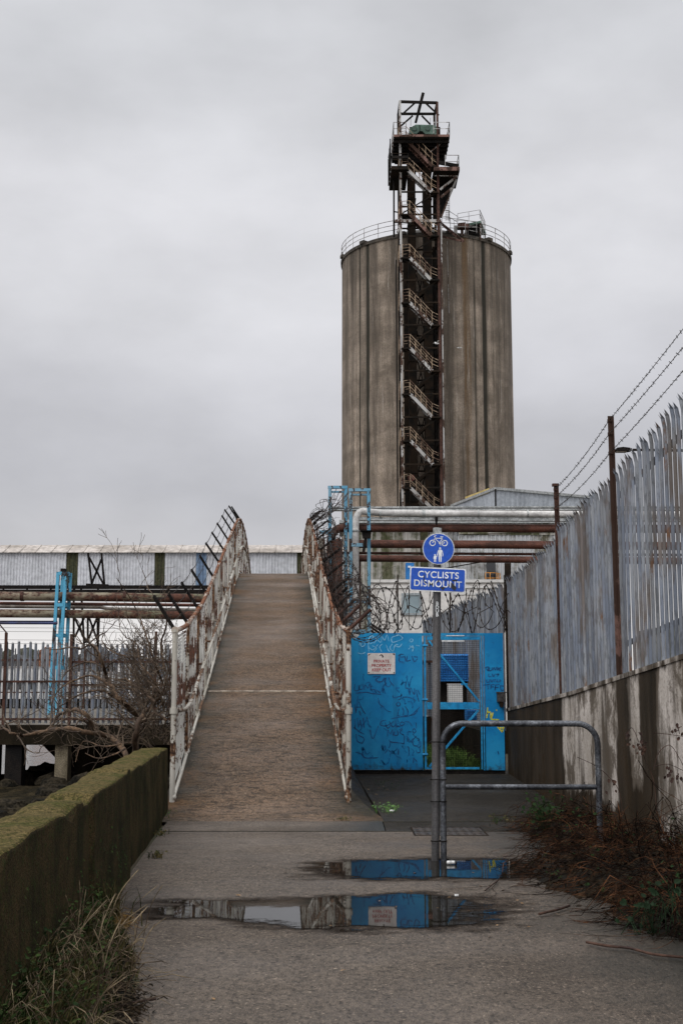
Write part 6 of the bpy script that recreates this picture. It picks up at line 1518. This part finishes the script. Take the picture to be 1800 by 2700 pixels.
for k in range(1500):
    t = rg.random(); cx_, cy_ = lerp(250, 330, t), lerp(2470, 2680, t); p = gp(cx_ + rg.gauss(0, 34), cy_ + rg.gauss(0, 16), .008 + rg.random() ** 3 * .05)
    if rg.random() < .5: leaf(db, p, rg.uniform(.012, .035), (rg.uniform(-.8, .8), rg.uniform(-.8, .8), 1), (rg.uniform(-1, 1), rg.uniform(-1, 1), rg.uniform(-.3, .3)))
    else:
        a = rg.uniform(0, 6.283); L = rg.uniform(.02, .09); d = V((math.cos(a), math.sin(a) * .8, 0)); db.tube([p, p + d * L * .5 + V((rg.uniform(-.01, .01), 0, rg.uniform(0, .015))), p + d * L], rg.uniform(.0012, .0035), 3, cap=False)
struct(db.build('plant_debris', M_debris), 'dark wet dead leaves and twigs spilling from the left verge', 'debris', 'stuff')
mb = MB()
for k in range(150):
    c = gp(285 + rg.gauss(0, 16), 2440 + rg.gauss(0, 8), .02); a = rg.uniform(-.9, 1.2); mb.tube(curve_pts([c, c + V((math.cos(a) * .05, math.sin(a) * .05, .05)), c + V((math.cos(a) * .13, math.sin(a) * .12, rg.uniform(0, .03)))], 4), .0018, 3, cap=False)
tag(mb.build('dry_grass_tuft', M_straw), 'flattened orange tuft of dead grass at the left path edge', 'grass tuft')
def stick(px, r, lab, m_=M_bark, z=.012):
    mb = MB(); P = [gp(x, y, z + r + .004 * (i % 2)) for i, (x, y) in enumerate(px)]; mb.tube(curve_pts(P, 3), r, 6); tag(mb.build('stick', m_), lab, 'stick', 'sticks on the path')
stick([(262, 2672), (330, 2650), (380, 2638), (412, 2634)], .007, 'dark stick poking from the left verge onto the path', M_dead)
stick([(335, 2490), (352, 2512), (370, 2530)], .005, 'short twig beside the flattened tuft', M_dead)
stick([(1545, 2484), (1600, 2494), (1660, 2500), (1720, 2516), (1800, 2524)], .009, 'long dark bramble cane lying in front of the thicket', M_dead)
stick([(1278, 2348), (1300, 2330), (1316, 2318)], .006, 'thin stick floating at the puddle edge', M_dead)
stick([(1420, 2410), (1440, 2405), (1470, 2398), (1500, 2388)], .010, 'thick dark twig under the bramble edge', M_dead)

# bramble thicket on the right
def bramble(name, lab, cen, rx_, ry_, h, n, seed, nleaf):
    rg = random.Random(seed); t = thing(name, lab, 'bramble', (cen[0], cen[1], 0)); mb = MB()
    def hgt(x, y):
        q2 = ((x - cen[0]) / rx_) ** 2 + ((y - cen[1]) / ry_) ** 2
        return h * max(0, 1 - q2) * (.75 + .5 * mnoise.noise(V((x * 2.2, y * 2.2, seed))))
    rows = []
    for i in range(15):
        y = cen[1] + ry_ * (i / 7 - 1); rows.append([V((min(cen[0] + rx_ * (j / 7 - 1), Xwall(y) - .01), y, max(-.02, hgt(cen[0] + rx_ * (j / 7 - 1), y) * .42 + .03 * mnoise.noise(V((i * 1.3, j * 1.3, seed))) - .012))) for j in range(15)])
    lt = MB(); lt.grid(rows)  # dark mound and leaves added to deepen the shade under the canes
    for k in range(int(900 * rx_ * ry_)):
        a, q = rg.uniform(0, 6.283), math.sqrt(rg.random()) * 1.06; x, y = cen[0] + math.cos(a) * rx_ * q, cen[1] + math.sin(a) * ry_ * q; x = min(x, Xwall(y) - .03)
        leaf(lt, (x, y, max(.006, hgt(x, y) * rg.uniform(.35, .8))), rg.uniform(.02, .05), (rg.uniform(-.9, .9), rg.uniform(-.9, .9), 1), (rg.uniform(-1, 1), rg.uniform(-1, 1), rg.uniform(-.4, .4)))
    lt.build('dark_litter', M_debris, t)
    def lim(p): p.x = min(p.x, Xwall(p.y) - .02); p.z = max(p.z, .012); return p
    def cane(p, d, L, r, lvl):
        P = [p]; k = 5
        for i in range(k):
            d = (d + V((rg.uniform(-1, 1), rg.uniform(-1, 1), rg.uniform(-1, .8))) * .38 + V((0, 0, -.10))).normalized(); P.append(lim(P[-1] + d * L / k))
            lim_ = hgt(P[-1].x, P[-1].y) * 1.25 + .06
            if P[-1].z > lim_ and rg.random() < .8: d.z = -abs(d.z)
        mb.tube(P, [r * (1 - .55 * i / k) for i in range(k + 1)], 4 if r > .004 else 3, cap=False)
        if lvl:
            for q in range(rg.randint(1, 3)): i = rg.randint(1, k); cane(P[i].copy(), (d + V((rg.uniform(-1, 1), rg.uniform(-1, 1), rg.uniform(-.6, .9)))).normalized(), L * rg.uniform(.35, .75), r * .6, lvl - 1)
    for k in range(n):
        a, q = rg.uniform(0, 6.283), math.sqrt(rg.random()) * .92; x, y = cen[0] + math.cos(a) * rx_ * q, cen[1] + math.sin(a) * ry_ * q
        a2 = rg.gauss(math.pi, 1.2); cane(lim(V((x, y, hgt(x, y) * rg.uniform(.1, .95)))), V((math.cos(a2), math.sin(a2), rg.uniform(-.2, .8))).normalized(), rg.uniform(.18, .62), rg.choice((.0016, .002, .0028, .004)), 1)
    for k in range(n // 40):
        a, q = rg.uniform(0, 6.283), rg.random() * .7; x, y = cen[0] + math.cos(a) * rx_ * q, cen[1] + math.sin(a) * ry_ * q
        cane(lim(V((x, y, .02))), V((rg.uniform(-.8, .2), rg.uniform(-.4, .4), 1.2)).normalized(), rg.uniform(.6, 1.1), .0055, 2)
    mb.build('stems', M_bram, t)
    lm = MB()
    for k in range(nleaf):
        a, q = rg.uniform(0, 6.283), math.sqrt(rg.random()); x, y = cen[0] + math.cos(a) * rx_ * q, cen[1] + math.sin(a) * ry_ * q; x = min(x, Xwall(y) - .04)
        leaf(lm, (x, y, hgt(x, y) * rg.uniform(.5, 1.0) + .02), rg.uniform(.022, .045), (rg.uniform(-.9, .2), rg.uniform(-1, .2), rg.uniform(.3, 1)), (rg.uniform(-1, 1), rg.uniform(-1, .4), rg.uniform(-.6, .6)))
    lm.build('leaves', M_leaf, t)
    return t
bramble('bramble_thicket', 'big mound of dead red-brown brambles around the barrier end', (2.60, 11.1), .98, 1.75, .62, 1100, 1, 90)
bramble('bramble_thicket', 'darker brambles in the front right corner with round leaves', (2.70, 9.1), .80, 1.0, .50, 620, 2, 120)
bramble('bramble_thicket', 'smaller dead brambles against the wall behind the barrier', (2.62, 14.2), .58, 1.6, .42, 420, 3, 130)
lm = MB(); rg = random.Random(9)
root = at(1720, 2470, 8.4); root.z = .01
for cx_, cy_, n_ in ((1705, 2385, 9), (1665, 2408, 4), (1750, 2360, 5), (1772, 2345, 4)):
    for k in range(n_):
        p = at(cx_ + rg.gauss(0, 24), cy_ + rg.gauss(0, 18), 8.35 + rg.uniform(-.2, .3)); lm.tube([root, root.lerp(p, .5) + V((rg.uniform(-.03, .03), 0, .03)), p], .0018, 3, cap=False); leaf(lm, p, rg.uniform(.035, .06), (rg.uniform(-.5, .3), -1, rg.uniform(.3, 1)), (rg.uniform(-1, 1), 0, rg.uniform(-.5, 1)))
    for k in range(4):
        a = at(cx_ + rg.gauss(0, 20), cy_ + 60, 8.4); a.z = .02; lm.tube(curve_pts([a, at(cx_ + rg.gauss(0, 10), cy_ + 20, 8.5), at(cx_ + rg.gauss(0, 24), cy_ - 15, 8.5)], 4), .003, 4, cap=False)
tag(lm.build('leafy_weed', M_leafg), 'clump of round grey-green leaves at the bottom right', 'plant')
lm = MB(); root = at(1436, 2176, 14); root.z = .01
for k in range(48):
    p = at(1428 + rg.gauss(0, 24), 2130 + rg.gauss(0, 20), 14.0 + rg.uniform(-.4, .3)); lm.tube([root, root.lerp(p, .5) + V((rg.uniform(-.03, .03), 0, .03)), p], .002, 3, cap=False); leaf(lm, p, rg.uniform(.03, .06), (rg.uniform(-.6, .6), -1, rg.uniform(.2, 1)), (rg.uniform(-1, 1), 0, rg.uniform(-.2, 1)))
for k in range(9):
    a = gp(1440 + rg.gauss(0, 10), 2178, .01); a.y = 14; a.x = at(1440, 2100, 14).x; lm.tube(curve_pts([a, at(1430 + rg.gauss(0, 12), 2140, 14), at(1428 + rg.gauss(0, 26), 2112, 14)], 4), .004, 4, cap=False)
tag(lm.build('leafy_weed', M_leaf), 'green leafy weed among the brambles behind the barrier', 'plant')
# wiry dead weeds against the wall
mb = MB()
for P in ([(1730, 2150), (1722, 2060), (1698, 2000), (1672, 1930), (1660, 1920), (1652, 1945)], [(1722, 2030), (1735, 1985), (1765, 1965), (1790, 2000), (1800, 2020)], [(1725, 2020), (1760, 2015), (1800, 2032)], [(1690, 1985), (1694, 1950), (1682, 1930)], [(1720, 1932), (1760, 1936), (1800, 1942)], [(1640, 2150), (1632, 2090), (1610, 2055), (1570, 2020), (1520, 1996)], [(1745, 2200), (1750, 2150), (1780, 2130), (1800, 2120)], [(1790, 1935), (1788, 1920), (1796, 1916)]):
    mb.tube(curve_pts([at(x, y, 11.35 if x > 1660 else 12.1) for x, y in P], 5), .0035, 4, cap=False)
for cx_, cy_, n_ in ((1655, 1945, 8), (1690, 1975, 14), (1700, 1955, 6), (1765, 2035, 8), (1785, 2040, 8), (1790, 1925, 10), (1610, 2060, 6)):
    for k in range(n_): leaf(mb, at(cx_ + rg.gauss(0, 8), cy_ + rg.gauss(0, 12), 11.3), rg.uniform(.02, .045), (rg.uniform(-.6, .6), -1, rg.uniform(-.4, .6)), (rg.uniform(-.5, .5), 0, -1))
tag(mb.build('dead_weed', M_dead), 'wiry dead weed with shrivelled leaves against the right wall', 'plant')
def tuft(px, py, n, h, wpx, lab, m_=M_grass2, z=.0):
    mb = MB()
    for k in range(n):
        p = gp(px + rg.gauss(0, wpx), py + rg.gauss(0, wpx * .25), z); blade(mb, p, rg.uniform(.4, 1) * h, .004, (rg.uniform(0, 6.28), rg.uniform(.2, .9)), rg)
        if rg.random() < .5: leaf(mb, p + V((0, 0, rg.uniform(.1, .8) * h)), rg.uniform(.012, .028), (rg.uniform(-.5, .5), -1, 1), (rg.uniform(-1, 1), 0, rg.uniform(-.2, .7)))
    return tag(mb.build('weed_tuft', m_), lab, 'weed')
tuft(1024, 2142, 220, .14, 17, 'bright green weed tuft at the right corner of the ramp foot')
tuft(1010, 2100, 70, .16, 26, 'dry dark weeds on the verge beside the ramp foot', M_stalk, .04)
tuft(1030, 2088, 150, .20, 24, 'leafy weed growing out of the side verge by the ramp', M_leaf, .05)
tuft(438, 2148, 80, .09, 16, 'green weed in the corner between parapet wall and ramp')
tuft(420, 2200, 50, .07, 12, 'green weed at the foot of the wall beside the path strip', M_grass)
tuft(412, 2262, 50, .08, 10, 'small weed at the foot of the parapet wall below the path strip', M_grass)
tuft(1320, 2165, 70, .06, 22, 'short grass in the joint right of the manhole', M_grass, 0)
tuft(905, 2162, 40, .04, 9, 'low moss weed along the ramp foot joint', M_grass)
gb = MB()
for k in range(4200):
    x, y = rg.uniform(.7, 2.4), rg.uniform(20.7, 26.0)
    if mnoise.noise(V((x * 2, y * 2, 0))) < -.25: continue
    blade(gb, (x, y, .25), rg.uniform(.08, .34), .007, (rg.uniform(0, 6.28), rg.uniform(.2, .9)), rg)
struct(gb.build('grass', M_yard), 'long grass growing in the yard behind the gate mesh', 'grass', 'stuff')
mb = MB(); mb.poly([V((.6, 20.7, .256)), V((1.55, 20.7, .256)), V((1.9, 21.05, .256)), V((1.2, 21.2, .256)), V((.6, 21.5, .256))], (0, 0, .012)); struct(mb.build('path', M_deckc), 'pale strip of path just inside the gate', 'path')
# manhole, litter, leaves
mh = thing('manhole_cover', 'rectangular rusty manhole cover in the concrete strip', 'manhole cover', tuple(gp(1175, 2192, -.004)))
a, b = gp(1096, 2203, 0), gp(1262, 2182, 0); mb = MB(); zt = .002
mb.bx((a.x, a.y, -.02), (b.x, b.y, zt)); mb.build('plate', M_iron, mh)
mb = MB(); 
for q in ((a.x - .02, a.y - .03, b.x + .02, a.y), (a.x - .02, b.y, b.x + .02, b.y + .03), (a.x - .02, a.y, a.x, b.y), (b.x, a.y, b.x + .02, b.y)): mb.bx((q[0], q[1], -.02), (q[2], q[3], .004))
mb.build('frame', M_dkst, mh)
mb = MB()
for i in range(9):
    for j in range(6): mb.box((lerp(a.x, b.x, (i + .5) / 9), lerp(a.y, b.y, (j + .5) / 6), zt + .002), (.05, .012, .004), Matrix.Rotation(.7 if (i + j) % 2 else -.7, 3, 'Z'))
mb.build('tread', M_iron, mh)
cp = MB(); c = gp(1188, 2272, .03); 
cp.tube([c + V((-.038, 0, -.01)), c + V((-.035, 0, -.01)), c + V((.0, .006, -.008)), c + V((.035, .008, -.007))], [.013, .018, .017, .015], 10); cp = cp.build('crushed_cup', M_paper); tag(cp, 'crushed white cup lying at the foot of the barrier', 'litter')
mb = MB(); mb.tube([c + V((.036, .008, -.007)), c + V((.052, .010, -.007))], .019, 10); mb.build('lid', M_ink, cp)
fl_ = MB(); rg = random.Random(15)
for px, py in [(1330, 2346), (1270, 2338), (1195, 2325), (1160, 2395), (1180, 2366), (1246, 2408), (1230, 2400), (1378, 2380), (1372, 2374), (1386, 2443), (1208, 2390), (1000, 2376), (1046, 2348), (1090, 2352), (880, 2440), (1462, 2365), (1290, 2470), (1100, 2300), (1245, 2300), (1040, 2390), (620, 2360), (330, 2340), (560, 2630), (900, 2560), (1320, 2090), (1225, 2126), (1470, 2410), (1440, 2330), (1310, 2440), (760, 2300)]:
    p = gp(px + rg.gauss(0, 3), py, .009); leaf(fl_, p, rg.uniform(.018, .045), (rg.uniform(-.3, .3), rg.uniform(-.3, .3), 1), (rg.uniform(-1, 1), rg.uniform(-1, 1), 0))
struct(fl_.build('fallen_leaves', M_litter), 'scattered dead leaves on the wet path', 'leaves', 'stuff')
mb = MB()
for px, py, s_ in ((1325, 2088, .05), (1203, 2360, .02), (1033, 2137, .035), (1465, 2280, .03), (1733, 2296, .03)):
    p = gp(px, py, .015 if py > 2160 else .09); mb.box(p, (s_ * 1.6, s_, .012), Matrix.Rotation(px, 3, 'Z'))
struct(mb.build('litter', M_paper), 'small scraps of white litter', 'litter', 'stuff')
